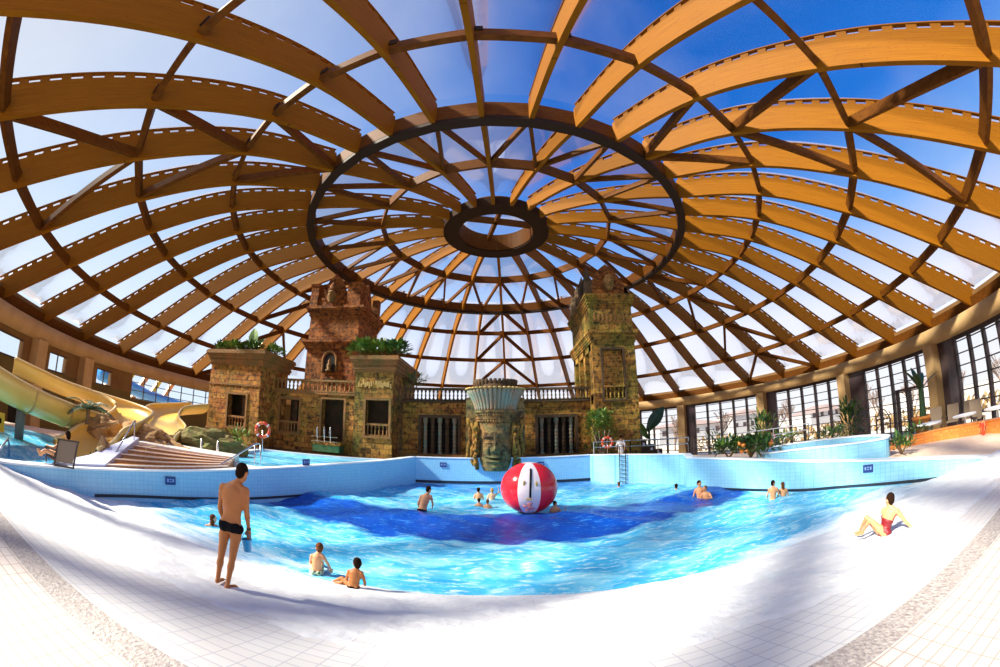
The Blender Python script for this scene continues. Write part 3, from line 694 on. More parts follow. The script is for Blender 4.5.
b = MB(); b.box(-21.1, -17.0, 24.3, 24.4, TZ, 6.6); b.box(-18.6, -18.2, 23.2, 23.6, 2.3, 4.65); b.build('interior', M['stone_dark'], lb)
cornice(lb, -21.6, -16.5, 22.5, 26.2, 6.75, 7.85, .42, M['stone_trim'])
MB().box(-21.66, -16.44, 22.44, 22.5, 5.3, 5.42).build('string_course', M['stone_trim'], lb); MB().box(-21.66, -16.44, 22.44, 22.5, 2.0, 2.12).build('string_course', M['stone_trim'], lb)
window_frame(lb, -19.45, -17.7, 2.3, 4.65, 22.5); balustrade(lb, -19.45, -17.7, 22.65, 2.3, 3.15, .27); finish(lb)
# -- middle building between blocks with a roof terrace
mid = empty('temple_wing', (-13.1, 26, 1.0), 'two-bay stone wing with a roof balustrade between the two temple blocks', 'temple building')
mb = MB(); wall_y(mb, -16.45, -9.7, 1.0, 5.35, 24.5, 25.0, [(-15.9, -14.25, 2.35, 4.75), (-12.35, -10.65, 2.0, 4.9)]); mb.box(-16.45, -9.7, 25, 28, 5.05, 5.3)
mb.build('wall', M['stone'], mid); b = MB(); b.box(-16.1, -10, 26.3, 26.4, 1, 5.2); b.box(-15.2, -14.9, 25.3, 25.6, 2.3, 5.1); b.build('interior', M['stone_dark'], mid)
b = MB(); b.box(-16.45, -9.7, 24.38, 24.6, 5.2, 5.38); b.build('string_course', M['stone_trim'], mid)
window_frame(mid, -15.9, -14.25, 2.35, 4.75, 24.5); window_frame(mid, -12.35, -10.65, 2.0, 4.9, 24.5)
balustrade(mid, -15.9, -14.25, 24.65, 2.35, 3.2, .26); balustrade(mid, -16.45, -9.75, 24.5, 5.38, 6.25, .34)
b = MB(); b.box(-12.6, -10.4, 23.5, 24.5, 1.75, 1.98); b.build('ledge', M['stone_green'], mid); b = MB(); b.box(-12.5, -10.5, 23.52, 24.4, 1.3, 1.75); b.build('green_panel', mat('green_painted_panel', (.02, .16, .07), .7, col2=(.05, .10, .03), scale=3), mid); finish(mid)
# -- right block
rb = empty('temple_block', (-8.3, 26.5, 1.0), 'narrower stone temple block with one balustraded window, right of the temple wing', 'temple building')
mb = MB(); wall_y(mb, -9.65, -6.95, 1.0, 6.95, 23.9, 24.4, [(-8.8, -7.2, 2.55, 4.92)]); mb.box(-9.65, -9.25, 24.4, 30, 1, 6.95); mb.box(-7.2, -6.95, 24.4, 30, 1, 6.95); mb.box(-9.25, -7.2, 29.5, 30, 1, 6.95); mb.box(-9.25, -7.2, 24.4, 29.5, 6.6, 6.85)
mb.build('wall', M['stone_green'], rb); b = MB(); b.box(-9.25, -7.2, 25.6, 25.7, 1, 6.6); b.build('interior', M['stone_dark'], rb)
cornice(rb, -9.65, -6.95, 23.9, 30, 6.75, 7.85, .38, M['stone_trim'])
# glyph frieze
b = MB(); rnd = random.Random(3)
for i in range(16):
    xx = -9.4+i*.15; zz = 6.0+rnd.uniform(-.1, .1)
    if .5 < rnd.random() or True: b.box(xx, xx+rnd.uniform(.07, .15), 23.84, 23.9, zz-rnd.uniform(.1, .25), zz+rnd.uniform(.05, .22))
b.build('frieze', M['gold'], rb)
window_frame(rb, -8.8, -7.2, 2.55, 4.92, 23.9); balustrade(rb, -8.8, -7.2, 24.05, 2.55, 3.4, .26); finish(rb)
# plinth in front of the temple
mb = MB(); mb.prism([(-23, 21.6), (-15.9, 21.6), (-15.4, 23.6), (-6.3, 23.2), (-6.0, 24.6), (-23, 24.6)], .3, 1.15); struct('trim_5', mb, M['stone_dark'])
# -- heightfield carving helper (faces -y): f(x,z) -> relief or None
def carving(x0, x1, z0, z1, y, f, nx, nz, back=.3):
    mb = MB(); vs = []; id_ = {}
    for j in range(nz+1):
        for i in range(nx+1):
            x = x0+(x1-x0)*i/nx; z = z0+(z1-z0)*j/nz; d = f(x, z)
            if d is not None: id_[(i, j)] = len(vs); vs.append((x, y-d, z))
    fs = []; nf = len(vs); edge = {}
    for j in range(nz):
        for i in range(nx):
            q = [(i, j), (i+1, j), (i+1, j+1), (i, j+1)]
            if all(k in id_ for k in q):
                t = [id_[k] for k in q]; fs.append(tuple(t))
                for a, b_ in zip(t, t[1:]+t[:1]): edge[(a, b_)] = 1
    bmap = {}
    for (a, b_) in list(edge):
        if (b_, a) not in edge:
            for k in (a, b_):
                if k not in bmap: bmap[k] = len(vs); vs.append((vs[k][0], y+back, vs[k][2]))
            fs.append((b_, a, bmap[a], bmap[b_]))
    return mb.add(vs, fs)
def G(x, z, cx, cz, sx, sz, p=2): return math.exp(-(abs((x-cx)/sx)**p+abs((z-cz)/sz)**p))
def face_f(x, z):       # face in unit coordinates: x -1..1, z 0 (chin) .. 1 (brow band)
    wv = .95 if z > .3 else .95-.22*((.3-z)/.3)**1.6
    if abs(x) > wv: return None
    e = 1-(x/(wv*1.02))**2
    d = .75*math.sqrt(max(0, e))
    d *= .82+.18*min(1, z*5)
    d += .10*G(x, z, 0, .80, .7, .07)                                     # brow
    for s in (-1, 1):
        d -= .16*G(x, z, s*.38, .655, .27, .06)                            # sockets
        d += .13*G(x, z, s*.38, .635, .20, .045, 2.6)                      # closed lids
        d -= .05*G(x, z, s*.38, .585, .24, .012)
        d += .07*G(x, z, s*.38, .745-.05*abs(x-s*.38), .30, .022)
        d += .12*G(x, z, s*.48, .45, .25, .13)                             # cheeks
        d += .16*G(x, z, s*.15, .45, .09, .04)                             # nostrils
        d -= .06*G(x, z, s*.30, .42, .06, .10)
    d += .30*G(x, z, 0, .47, .12, .06)+.20*G(x, z, 0, .56, .09, .13)+.06*G(x, z, 0, .68, .08, .09)
    d += .17*G(x, z, 0, .305+.05*x*x, .40, .030, 2.4)+.19*G(x, z, 0, .215+.10*x*x, .34, .032, 2.4)
    d -= .16*G(x, z, 0, .262+.07*x*x, .44, .013)
    d += .12*G(x, z, 0, .08, .25, .07)-.06*G(x, z, 0, .15, .3, .03)
    return d
fc = empty('stone_face', (-.3, 23, .8), 'giant carved stone face with closed eyes and plumed crown, centre of the back wall', 'sculpture')
CXF = -.30
def ff(x, z):
    d = face_f((x-CXF)/.98, (z-.78)/2.62); return None if d is None else d*1.02
carving(CXF-.98, CXF+.98, .78, 3.42, 22.85, ff, 110, 150, .5).build('face', M['stone_face'], fc, smooth=True)
mb = MB(); mb.box(-2.0, 1.4, 23.0, 25.7, 1.0, 5.0); mb.box(-1.25, .65, 23.0, 23.3, .95, 4.2); mb.build('back_block', M['stone_face'], fc)
for s in (-1, 1):       # ear drapes: long carved locks beside the face
    mb = MB()
    for q in range(3):
        xx = CXF+s*(1.02+q*.24); pts = [(xx+s*.08*math.sin(i*.9), 22.55+q*.14, .85+.12*q+i*.34) for i in range(9)]
        mb.tube(pts, [.10+.05*(i % 2) for i in range(9)], 8)
    for i in range(6): mb.ell((CXF+s*1.12, 22.36, 1.2+i*.4), .15, .11, .15)
    mb.ell((CXF+s*1.05, 22.4, 2.35), .12, .2, .48)
    mb.build('ear_drape', M['stone_green'], fc, smooth=True)
mb = MB()
def bandring(z0, z1, r0, r1, dy=0.):
    n = 24; vs = []
    for z, r in ((z0, r0), (z1, r1)):
        for i in range(n+1): a = PI+PI*i/n; vs.append((CXF+r*math.cos(a), 23.1+dy+r*.85*math.sin(a), z))
    mb.add(vs, [(i, i+1, n+2+i, n+1+i) for i in range(n)])
    mb.add([(CXF+r0*math.cos(PI+PI*i/n), 23.1+dy+r0*.85*math.sin(PI+PI*i/n), z0) for i in range(n+1)], [tuple(range(n+1))])
    mb.add([(CXF+r1*math.cos(PI+PI*i/n), 23.1+dy+r1*.85*math.sin(PI+PI*i/n), z1) for i in range(n+1)], [tuple(range(n+1))])
bandring(3.36, 3.50, 1.10, 1.14); bandring(3.5, 3.74, 1.06, 1.06); bandring(3.74, 3.84, 1.15, 1.15); bandring(3.84, 4.10, 1.08, 1.10); bandring(4.10, 4.22, 1.18, 1.2)
for i in range(22):
    a = PI+PI*(i+.5)/22
    mb.ell((CXF+1.09*math.cos(a), 23.1+1.09*.85*math.sin(a), 3.62), .065, .065, .09); mb.ell((CXF+1.11*math.cos(a), 23.1+1.11*.85*math.sin(a), 3.97), .05, .05, .08)
mb.build('headband', M['stone_face'], fc)
for row, (rz0, rz1, r0, r1, n, m_) in enumerate(((4.2, 5.5, 1.12, 1.62, 19, 'copper'), (5.0, 6.1, .95, 1.28, 15, 'stone_dark'))):
    for i in range(n):
        a = PI+PI*(i+.5)/n; mbp = MB(); c_, s_ = math.cos(a), math.sin(a)
        pts = []; rs = []
        for j in range(8):
            u = j/7; r = r0+(r1-r0)*u**1.6; pts.append((CXF+r*c_, 23.15+row*.45+r*.72*s_, rz0+(rz1-rz0)*u)); rs.append((.095+.045*u)*(1 if j < 7 else .55))
        mbp.tube(pts, rs, 8); mbp.build('plume', M[m_], fc, smooth=True)
mb = MB()
for i in range(19):
    a = PI+PI*(i+.5)/19; mb.ell((CXF+1.66*math.cos(a), 23.15+1.66*.72*math.sin(a), 5.50), .12, .12, .07)
mb.build('plume_tips', M['gold'], fc, smooth=True)
mb = MB(); mb.lathe([(1.0, 4.2), (1.05, 5.0), (1.2, 5.5), (1.05, 5.85), (.6, 6.0)], (CXF, 23.7, 0), 20); mb.build('crown_core', M['stone_dark'], fc, smooth=True); finish(fc); fc.location.y -= .95
# -- long wall behind the face
fw = empty('temple_wall', (0, 25.8, 1.3), 'long stone wall with two columned recesses and a dark balustrade, behind the stone face', 'wall')
mb = MB(); wall_y(mb, -6.65, 6.1, 1.3, 5.1, 25.5, 26.0, [(-5.35, -2.85, 1.45, 3.95), (2.5, 5.0, 1.45, 3.95)]); mb.box(-6.65, 6.1, 26.0, 28.5, 4.8, 5.0); mb.build('wall', M['stone'], fw)
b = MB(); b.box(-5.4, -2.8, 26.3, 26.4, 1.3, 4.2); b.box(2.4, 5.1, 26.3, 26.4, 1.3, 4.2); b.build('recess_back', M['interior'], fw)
for x0 in (-5.35, 2.5):
    window_frame(fw, x0, x0+2.5, 1.45, 3.95, 25.5, M['stone_dark'], .2)
    for i in range(5):
        q = MB(); xx = x0+.25+i*.5
        q.lathe([(.17, 0), (.17, .15)]+[(.105+.035*(k % 2), .2+k*.13) for k in range(16)]+[(.17, 2.3), (.17, 2.5)], (xx, 25.72, 1.45), 10); q.build('column', M['copper'] if i % 2 == 0 else M['stone_dark'], fw)
b = MB(); b.box(-6.65, 6.1, 25.3, 25.6, 5.0, 5.16); b.build('string_course', M['stone_dark'], fw)
b = MB(); b.box(-6.4, 6.1, 24.9, 25.5, 1.2, 1.5); b.build('plinth', M['stone_trim'], fw)
n_ = 0
MB().box(-6.6, 6.15, 25.32, 25.56, 5.82, 5.98).build('balustrade_rail', M['stone_dark'], fw); MB().box(-6.6, 6.15, 25.3, 25.58, 5.12, 5.2).build('balustrade_base', M['stone_dark'], fw)
for i in range(46):
    xx = -6.45+i*.275; q = MB(); baluster(q, xx, 25.44, 5.2, 5.82, .07); q.build('baluster', M['stone_dark'], fw, smooth=True)
finish(fw)
mb = MB(); mb.prism([(-6.3, 21.85), (5.1, 21.95), (6.8, 25.5), (-6.6, 25.5)], .3, 1.32); struct('trim_6', mb, M['stone_dark'])
# -- ornament builders for tower crowns
def gable_outline(w_, h, n=5):
    pts = [(-w_/2, 0), (w_/2, 0)]
    R_ = []
    for i in range(n):
        u = i/n; x = w_/2*(1-u)**.5; z = h*(.22+.78*u**1.1)
        R_.append((x, z)); R_.append((x-.05*w_, z+.07*h))
    pts += R_+[(0, h*1.08)]+[(-x, z) for x, z in R_[::-1]]
    return pts
def small_face(parent, cx, y, z0, s, m, name='carved_face'):
    c = carving(cx-.5*s, cx+.5*s, z0, z0+1.35*s, y, lambda x, z: (lambda d, X_, Z_: None if d is None or (X_/.80)**2+((Z_-.52)/.56)**2 > 1 else d*.6*s)(face_f((x-cx)/(.5*s), (z-z0)/(1.3*s)), (x-cx)/(.5*s), (z-z0)/(1.3*s)), 36, 46, .15)
    c.build(name, m, parent, smooth=True)
def gable(parent, cx, y, z0, w_, h, m, face=True, rot=False, cy=None):
    for k, (s_, d_) in enumerate(((1, 0), (.82, .12), (.62, .22))):
        mb = MB(); mb.plate([(cx+x*s_, z0+z*s_) for x, z in gable_outline(w_, h)], y-d_, y+.35)
        for i in range(7):
            a = PI*(i+.5)/7; mb.ell((cx+w_*.40*s_*math.cos(a), y-d_-.03, z0+h*.12+h*.62*s_*math.sin(a)), w_*.055*s_, .09, w_*.055*s_)
        mb.build('gable', m, parent)
    if face:
        small_face(parent, cx, y-.30, z0+h*.10, w_*.30, M['stone_trim'])
        mb = MB(); mb.lathe([(w_*.13, 0), (w_*.15, h*.05), (w_*.10, h*.09), (w_*.11, h*.16), (w_*.05, h*.24), (.02, h*.30)], (cx, y-.34, z0+h*.10+w_*.36), 10); mb.build('carved_crown', m, parent, smooth=True)
# -- left tower
lt = empty('temple_tower', (-14.1, 30.5, 1.0), 'tall reddish stone tower with a niche and carved crown, rising behind the left wing', 'tower')
mb = MB(); mb.box(-16.1, -11.45, 28.2, 33.0, 5.0, 12.2); mb.build('wall', M['stone_red'], lt)
cornice(lt, -16.1, -11.45, 28.2, 33.0, 9.25, 10.05, .45, M['stone_red']); cornice(lt, -16.0, -11.55, 28.3, 32.9, 12.0, 13.0, .5, M['stone_red'])
mb = MB()
for i in range(15): a = PI*i/14; mb.ell((-13.78+.62*math.cos(a), 28.12, 8.35+.75*math.sin(a)), .12, .12, .12)
for s in (-1, 1): 
    for i in range(6): mb.ell((-13.78+s*.62, 28.12, 7.5+i*.16), .11, .11, .12)
mb.build('niche_surround', M['stone_trim'], lt, smooth=True)
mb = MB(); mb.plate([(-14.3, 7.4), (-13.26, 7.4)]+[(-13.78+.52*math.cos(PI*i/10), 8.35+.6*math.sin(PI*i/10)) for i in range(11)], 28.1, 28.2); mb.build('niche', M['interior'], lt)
mb = MB(); mb.lathe([(.28, 0), (.30, .1), (.14, .2), (.2, .45), (.16, .6), (.08, .68), (.11, .8), (.08, .92), (.02, 1.0)], (-13.72, 27.95, 7.42), 10); mb.build('niche_figure', M['stone_trim'], lt, smooth=True)
mb = MB(); mb.box(-14.25, -13.4, 28.1, 28.22, 6.62, 6.88); mb.build('slot', M['interior'], lt)
gable(lt, -14.15, 28.3, 12.95, 2.9, 2.9, M['stone_red'])
mb = MB(); mb.box(-15.2, -12.2, 28.6, 32.4, 12.95, 14.1)
for s_, e_ in ((-16.3, -15.55), (-12.75, -11.5)): mb.box(s_, e_, 28.0, 28.9, 12.95, 15.0)
mb.box(-11.7, -11.1, 31.6, 32.3, 12.9, 14.7); mb.box(-16.4, -15.45, 27.95, 28.8, 14.85, 15.05); mb.box(-12.65, -11.45, 27.95, 29.4, 14.85, 15.05); mb.build('parapet', M['stone_red'], lt)
mb = MB(); mb.plate([(31-1.4+x, 13+z) for x, z in gable_outline(2.8, 2.2)], -.15, .15); mb.xf(Matrix.Translation((-11.6, 0, 0)) @ Matrix.Rotation(PI/2, 4, 'Z')).build('side_gable', M['stone_red'], lt); finish(lt)
# -- right tower
rt = empty('temple_tower', (7.6, 27.4, 0), 'tall mossy stone tower with a blind window, right of the long wall', 'tower')
mb = MB(); wall_y(mb, 6.1, 9.15, -1.5, 11.6, 24.1, 24.5, [(6.78, 8.2, 4.9, 8.25)]); mb.box(6.1, 9.15, 24.5, 30.6, -1.5, 4.7); mb.box(6.5, 9.15, 24.5, 30.6, 4.7, 11.6); mb.build('wall', M['stone_green'], rt)
mb = MB(); ys = [(24.5, 25.1), (26.3, 26.9), (28.3, 28.7), (30.0, 30.6)]
for a_, b_ in ys: mb.box(6.1, 6.5, a_, b_, 4.7, 9.2)
mb.box(6.1, 6.5, 24.5, 30.6, 8.3, 11.6); mb.box(6.1, 6.5, 24.5, 30.6, 4.7, 5.3); mb.build('side_wall', M['stone_green'], rt)
mb = MB(); mb.box(6.75, 8.25, 24.35, 24.42, 5.8, 8.25); mb.build('blind_window', M['stone'], rt)
window_frame(rt, 6.78, 8.2, 4.9, 8.25, 24.1, M['stone_dark'], .14); balustrade(rt, 6.78, 8.2, 24.12, 4.9, 5.85, .28, M['coping'] if False else M['stone_green'], M['stone_green'])
cornice(rt, 6.1, 9.15, 24.1, 30.6, 8.75, 9.6, .28, M['stone_green']); cornice(rt, 6.1, 9.15, 24.1, 30.6, 11.3, 12.2, .32, M['stone_green'])
mb = MB(); rnd = random.Random(5)
for i in range(9):
    xx = 6.35+i*.3; mb.box(xx, xx+.12, 24.05, 24.1, 10.4-rnd.uniform(0, .3), 10.75); mb.box(xx-.03, xx+.2, 24.05, 24.1, 10.2, 10.28)
mb.build('frieze', M['stone_trim'], rt)
gable(rt, 7.6, 24.2, 12.2, 2.9, 2.2, M['stone_red'], True)
mb = MB(); mb.box(6.4, 8.9, 24.6, 30.3, 12.2, 13.3)
for yy in (24.4, 26.2, 28.0, 29.8):
    mb.box(5.95, 6.5, yy-.3, yy+.3, 12.2, 13.2); mb.lathe([(.3, 0), (.34, .15), (.2, .4), (.24, .6), (.1, .95), (.02, 1.2)], (6.2, yy, 13.2), 8)
mb.box(8.6, 9.1, 24.2, 24.8, 12.2, 12.9); mb.build('parapet', M['stone_dark'], rt); finish(rt)
# stepped stair parapet to the right of the tower
sp = empty('stair_parapet', (10.4, 26.5, 0), 'dark stepped stair parapet with round piercings descending right of the tall tower', 'stair')
mb = MB()
for i in range(7): mb.box(9.15+i*.62, 9.8+i*.62, 26.2, 26.6, -1.5, 2.5-i*.40)
mb.build('steps', M['stone_dark'], sp)
for i in range(6): MB().ell((9.55+i*.62, 26.18, 2.15-i*.40), .10, .05, .10).build('piercing', M['coping'], sp)
finish(sp)
#TEMPLE_END
#OBJECTS
# ---------------------------------------------------------------- left terrace, pools, steps
mb = MB(); mb.prism([(-12.5, -1), (-11.6, 5.1), (-11.2, 7.57), (-10.2, 9.7), (-9.2, 11.65), (-7.6, 15.42), (-6.2, 18.72), (-5.2, 21.6), (-6.2, 24), (-23, 24), (-24, -1)], -1.55, .55); struct('floor_terrace', mb, M['pinkdeck'])
mb = MB(); P_ = [(-12.1, 3.2), (-12.1, 6.4), (-13.4, 7.4), (-15.6, 8.0), (-18.8, 7.4), (-20.5, 3.0), (-19, -1), (-12.6, -1)]
def dense(poly, step=.35):
    out = []
    for a, b in zip(poly, poly[1:]+poly[:1]):
        n = max(1, int((Vector(b)-Vector(a)).length/step))
        for i in range(n): out.append(tuple(Vector(a).lerp(Vector(b), i/n)))
    return out
mb.prism(P_, .56, .64); tag(mb.build('pool_water', M['water2']), 'bright turquoise splash pool water beside the slide landing at far left', 'water', kind='stuff')
mb = MB(); mb.prism([(-9.3, 12.6), (-5.35, 21.2), (-6.4, 23.0), (-15.2, 21.4), (-12.6, 13.2)], .9, 1.02); tag(mb.build('pool_water', M['water2']), 'still pale blue water of the channel in front of the temple', 'water', kind='stuff')
def kerb(pts, w_, z0, z1, m, name='trim_7'):
    mb = MB()
    for a, b in zip(pts, pts[1:]): mb.beam((*a, (z0+z1)/2), (*b, (z0+z1)/2), w_, z1-z0)
    return struct(name, mb, m)
kerb([(-15.6, 8.3), (-18.9, 7.7), (-20.8, 3.0), (-19.3, -1)], .45, .5, .78, M['tile_blue'])
kerb([(-12.5, 13.0), (-15.4, 21.5), (-6.4, 23.2), (-5.3, 21.9)], .35, .6, 1.16, M['coping'])
kerb([(-12.7, 13.0), (-9.2, 12.4)], .4, .6, 1.14, M['coping'])
st = empty('stair', (-11, 9.5, .55), 'fan of low orange tiled steps with pale nosings behind the left pool wall', 'steps')
L0, L1, R0, R1 = Vector((-11.45, 7.0, .80)), Vector((-13.6, 9.9, 1.36)), Vector((-9.55, 11.2, 1.12)), Vector((-10.4, 12.6, 1.30))
for i in range(5):
    u = i/5; a = L0.lerp(L1, u); b = R0.lerp(R1, u); c = R0.lerp(R1, 1.15); d = L0.lerp(L1, 1.15); za, zb = a.z+.11, b.z+.045
    q = MB(); q.prism([(a.x, a.y), (b.x, b.y), (c.x, c.y), (d.x, d.y)], .5, [za, zb, zb, za]); q.build('step', M['step'], st)
    q = MB(); q.beam((a.x, a.y, za), (b.x, b.y, zb), .055, .03); q.build('nosing', M['nosing'], st)
q = MB(); a, b, c, d = L0.lerp(L1, 1.0), R0.lerp(R1, 1.0), R0.lerp(R1, 1.9), L0.lerp(L1, 1.7); q.prism([(a.x, a.y), (b.x, b.y), (c.x, c.y), (d.x, d.y)], .5, [1.46, 1.36, 1.36, 1.46]); q.build('landing', M['nosing'], st); finish(st)
mb = MB(); mb.prism([(-11.55, 5.0), (-11.35, 6.9), (-13.5, 9.9), (-13.8, 9.75), (-12.6, 7.0)], .4, [.86, .92, 1.62, 1.62, 1.0]); struct('wall_stair_side', mb, M['lilac'])
# handrails
def handrail(name, pts, label, posts, r=.03):
    e = empty(name, posts[0], label, 'handrail'); MB().tube(pts, r, 8).build('rail', M['chrome'], e, smooth=True)
    for p in posts:
        top = min(pts, key=lambda q: (q[0]-p[0])**2+(q[1]-p[1])**2); MB().tube([p, top], r*.9, 8).build('post', M['chrome'], e, smooth=True)
    finish(e)
handrail('handrail', [(-12.2, 7.8, 1.05), (-13.3, 9.5, 2.25), (-13.32, 9.55, 2.2)], 'steel handrail sloping up the left side of the orange steps', [(-13.3, 9.5, 1.5)])
handrail('handrail', [(-10.0, 10.7, 1.05), (-9.9, 11.0, 1.10), (-9.55, 12.9, 1.98), (-9.5, 13.1, 2.02), (-9.48, 13.2, 1.95)], 'steel handrail at the right end of the orange steps, behind the standing man', [(-9.55, 12.9, .9), (-9.48, 13.25, .9)], .032)
def arc_pts(a, b, h, n=12): a = Vector(a); b = Vector(b); return [a]+[a.lerp(b, i/n)+Vector((0, 0, h+.22*math.sin(PI*i/n))) for i in range(n+1)]+[b]
for i, (x, y, lab) in enumerate(((-12.05, 12.3, 'left of two arched chrome grab rails beside the temple channel'), (-11.6, 12.9, 'right of two arched chrome grab rails beside the temple channel'))):
    tag(MB().tube(arc_pts((x, y, 1.1), (x-.35, y+.30, 1.1), .55), .03, 8).build('grab_rail', M['chrome'], smooth=True), lab, 'rail')
e = empty('pool_ladder', (-12.1, 24, 1.9), 'chrome pool ladder rails standing at the dark doorway of the temple wing', 'ladder')
for x in (-12.3, -11.75, -11.3):
    MB().tube(arc_pts((x, 23.7, 1.9), (x+.22, 23.4, 1.9), .85), .03, 8).build('rail', M['chrome'], e, smooth=True)
MB().beam((-12.6, 23.5, 2.3), (-10.6, 23.5, 2.3), .05, .05).build('crossbar', M['chrome'], e); MB().beam((-12.6, 23.5, 2.0), (-10.6, 23.5, 2.0), .05, .05).build('crossbar', M['chrome'], e); finish(e)
tag(MB().tube([(-12.0, 3.1, .7), (-12.9, 3.9, 1.15), (-13.1, 4.0, 1.0), (-13.1, 4.0, .3)], .035, 8).build('grab_rail', M['chrome'], smooth=True), 'steel grab rail dipping into the splash pool at the left edge', 'rail')
# lifebuoys
def lifebuoy(loc, label, R_, post, az):
    e = empty('lifebuoy', loc, label, 'lifebuoy', rz=az)
    for k in range(8):
        mb = MB(); pts = [(R_*math.cos(a), 0, R_*math.sin(a)) for a in [2*PI*(k+j/4)/8 for j in range(5)]]; mb.tube(pts, R_*.24, 10)
        mb.build('ring_segment', M['red'] if k % 2 else mat('orange_ring', (.85, .17, .05), .4), e, smooth=True)
    for k in range(4):
        a = 2*PI*(k+.5)/4; MB().tube([(R_*math.cos(a+t), 0, R_*math.sin(a+t)) for t in (-.1, 0, .1)], R_*.27, 10).build('reflective_band', M['white'], e, smooth=True)
    MB().tube([(0, .06, -post), (0, .06, 0)], .03, 8).build('post', M['chrome'], e, smooth=True)
lifebuoy((-11.45, 16.1, 2.50), 'orange and white lifebuoy on a post in front of the left temple block', .34, 1.5, .6)
lifebuoy((6.32, 22.3, 2.18), 'red lifebuoy on the rail at the foot of the tall right tower', .30, .7, -.2)
# yellow slides
def flume(label, pts, w_, h, th=.08, full=False, flange=True):
    e = empty('water_slide', pts[0], label, 'water slide')
    P = [Vector(p) for p in pts]; Q = []
    for i in range(len(P)-1):
        a, b, c, d = P[max(i-1, 0)], P[i], P[i+1], P[min(i+2, len(P)-1)]
        for j in range(8): u = j/8; Q.append(.5*((2*b)+(c-a)*u+(2*a-5*b+4*c-d)*u*u+(-a+3*b-3*c+d)*u**3))
    Q.append(P[-1]); mb = MB(); n = 14; vs = []
    for i, p in enumerate(Q):
        d = (Q[min(i+1, len(Q)-1)]-Q[max(i-1, 0)]).normalized(); r = d.cross(Vector((0,0,1))).normalized()
        for k in range(n+1):
            a = PI+PI*k/n; vs.append(p+r*(w_/2*math.cos(a))+Vector((0,0,1))*(h*(1+math.sin(a))))
        for k in range(n+1):
            a = 2*PI-PI*k/n; vs.append(p+r*((w_/2+th)*math.cos(a))+Vector((0,0,1))*(h-(h+th)*-math.sin(a)))
    m_ = 2*n+2; fs = [(i*m_+k, i*m_+(k+1) % m_, (i+1)*m_+(k+1) % m_, (i+1)*m_+k) for i in range(len(Q)-1) for k in range(m_)]
    mb.add(vs, fs).build('trough', M['slide'], e, smooth=True)
    for s_ in (0, 1):
        q = MB(); q.tube([Vector(vs[i*m_+(n if s_ else 0)]) for i in range(len(Q))], th*.9, 8); q.build('rim', mat('pale_slide_rim', (.80, .58, .25), .3), e, smooth=True)
    if flange:
        for i in range(4, len(Q)-2, 7):
            q = MB(); q.tube([Vector(vs[i*m_+n+1+k])*1.0 for k in range(n+1)], .05, 6); q.build('joint_flange', mat('slide_joint', (.55, .33, .08), .5), e)
    finish(e); return e
flume('big yellow open water slide trough entering from the left edge on grey columns', [(-15.8, -1.5, 3.1), (-16.3, 2.5, 2.4), (-16.8, 5.3, 1.85), (-17.1, 7.6, 1.5), (-17.4, 9.4, 1.3)], 1.75, .85)
flume('wide pale yellow slide run curling down from the back to the splash pool', [(-21.5, 6.5, 3.0), (-20.6, 9.4, 2.6), (-19.0, 11.6, 2.35), (-17.0, 12.0, 2.05), (-15.8, 10.6, 1.55), (-15.2, 9.0, 1.05), (-14.2, 7.8, .7), (-13.6, 6.9, .55)], 2.0, .62, flange=False)
flume('second yellow slide run sweeping down behind the orange steps toward the rocks', [(-20.5, 20.5, 3.0), (-20.8, 17.8, 2.5), (-19.4, 15.9, 2.0), (-17.3, 14.6, 1.5), (-15.8, 12.6, 1.1), (-14.4, 10.9, .8), (-13.9, 9.4, .65)], 2.3, .62, flange=False)
for (x, y, zt, lab) in ((-17.15, 5.7, 2.35, 'thick grey slide support column standing by the splash pool'), (-18.3, 9.3, 2.0, 'thinner grey post under the slide near the palm')):
    e = empty('slide_column', (x, y, .5), lab, 'column'); MB().tube([(x, y, .5), (x+.05, y+.1, zt)], .22 if x > -18 else .10, 14).build('shaft', M['pole'], e, smooth=True); MB().tube([(x, y, .5), (x, y, .6)], .34, 14).build('base_plate', M['steel_dark'], e)
    finish(e)
def rock(c, s, label, m='rock', seed=0, name='boulder'):
    bm = bmesh.new(); bmesh.ops.create_icosphere(bm, subdivisions=4, radius=1)
    for v in bm.verts:
        n = noise.noise(v.co*1.3+Vector((seed*3.7, 0, 0)))*.45+noise.noise(v.co*3.6+Vector((0, seed*2.1, 0)))*.22+noise.noise(v.co*8)*.08; v.co = v.co*(1+n)
    me = bpy.data.meshes.new(name); bm.to_mesh(me); bm.free(); me.materials.append(M[m])
    o = bpy.data.objects.new(name, me); COL.objects.link(o); o.location = c; o.scale = s; o.rotation_euler = (0, 0, seed); return tag(o, label, 'rock')
rock((-16.4, 9.6, 1.35), (1.3, .9, .75), 'brown rock under the palm between the yellow slides', seed=1)
rock((-14.75, 11.35, 1.55), (1.5, .75, .55), 'long orange-brown rock island between the two yellow slide runs', seed=0)
rock((-13.15, 7.9, .8), (.42, .35, .62), 'upright brown boulder in front of the slide landing', seed=2)
rock((-13.6, 11.9, 1.15), (1.2, .7, .42), 'low brown rock edge just above the orange steps', seed=3)
rock((-14.6, 15.4, 1.35), (2.0, 1.3, .85), 'mossy rock bank left of the temple block', 'mossrock', seed=4)
rock((-17.9, 11.0, 1.0), (1.5, .8, 1.1), 'mossy rock carrying the upper slide bend', 'mossrock', seed=5)
e = empty('warning_sign', (-18.6, 5.1, .6), 'small yellow floor stand at the left edge beyond the splash pool', 'sign'); MB().box(-.3, .3, -.03, .03, 0, .75).build('panel', M['yellow'], e); MB().box(-.15, .15, -.035, -.03, .35, .55).build('marking', M['black'], e); e.rotation_euler[2] = 1.2
mb = MB(); mb.box(-30.5, -30.3, 8.9, 10.4, -1.6, 1.9)
for dx in (0,): pass
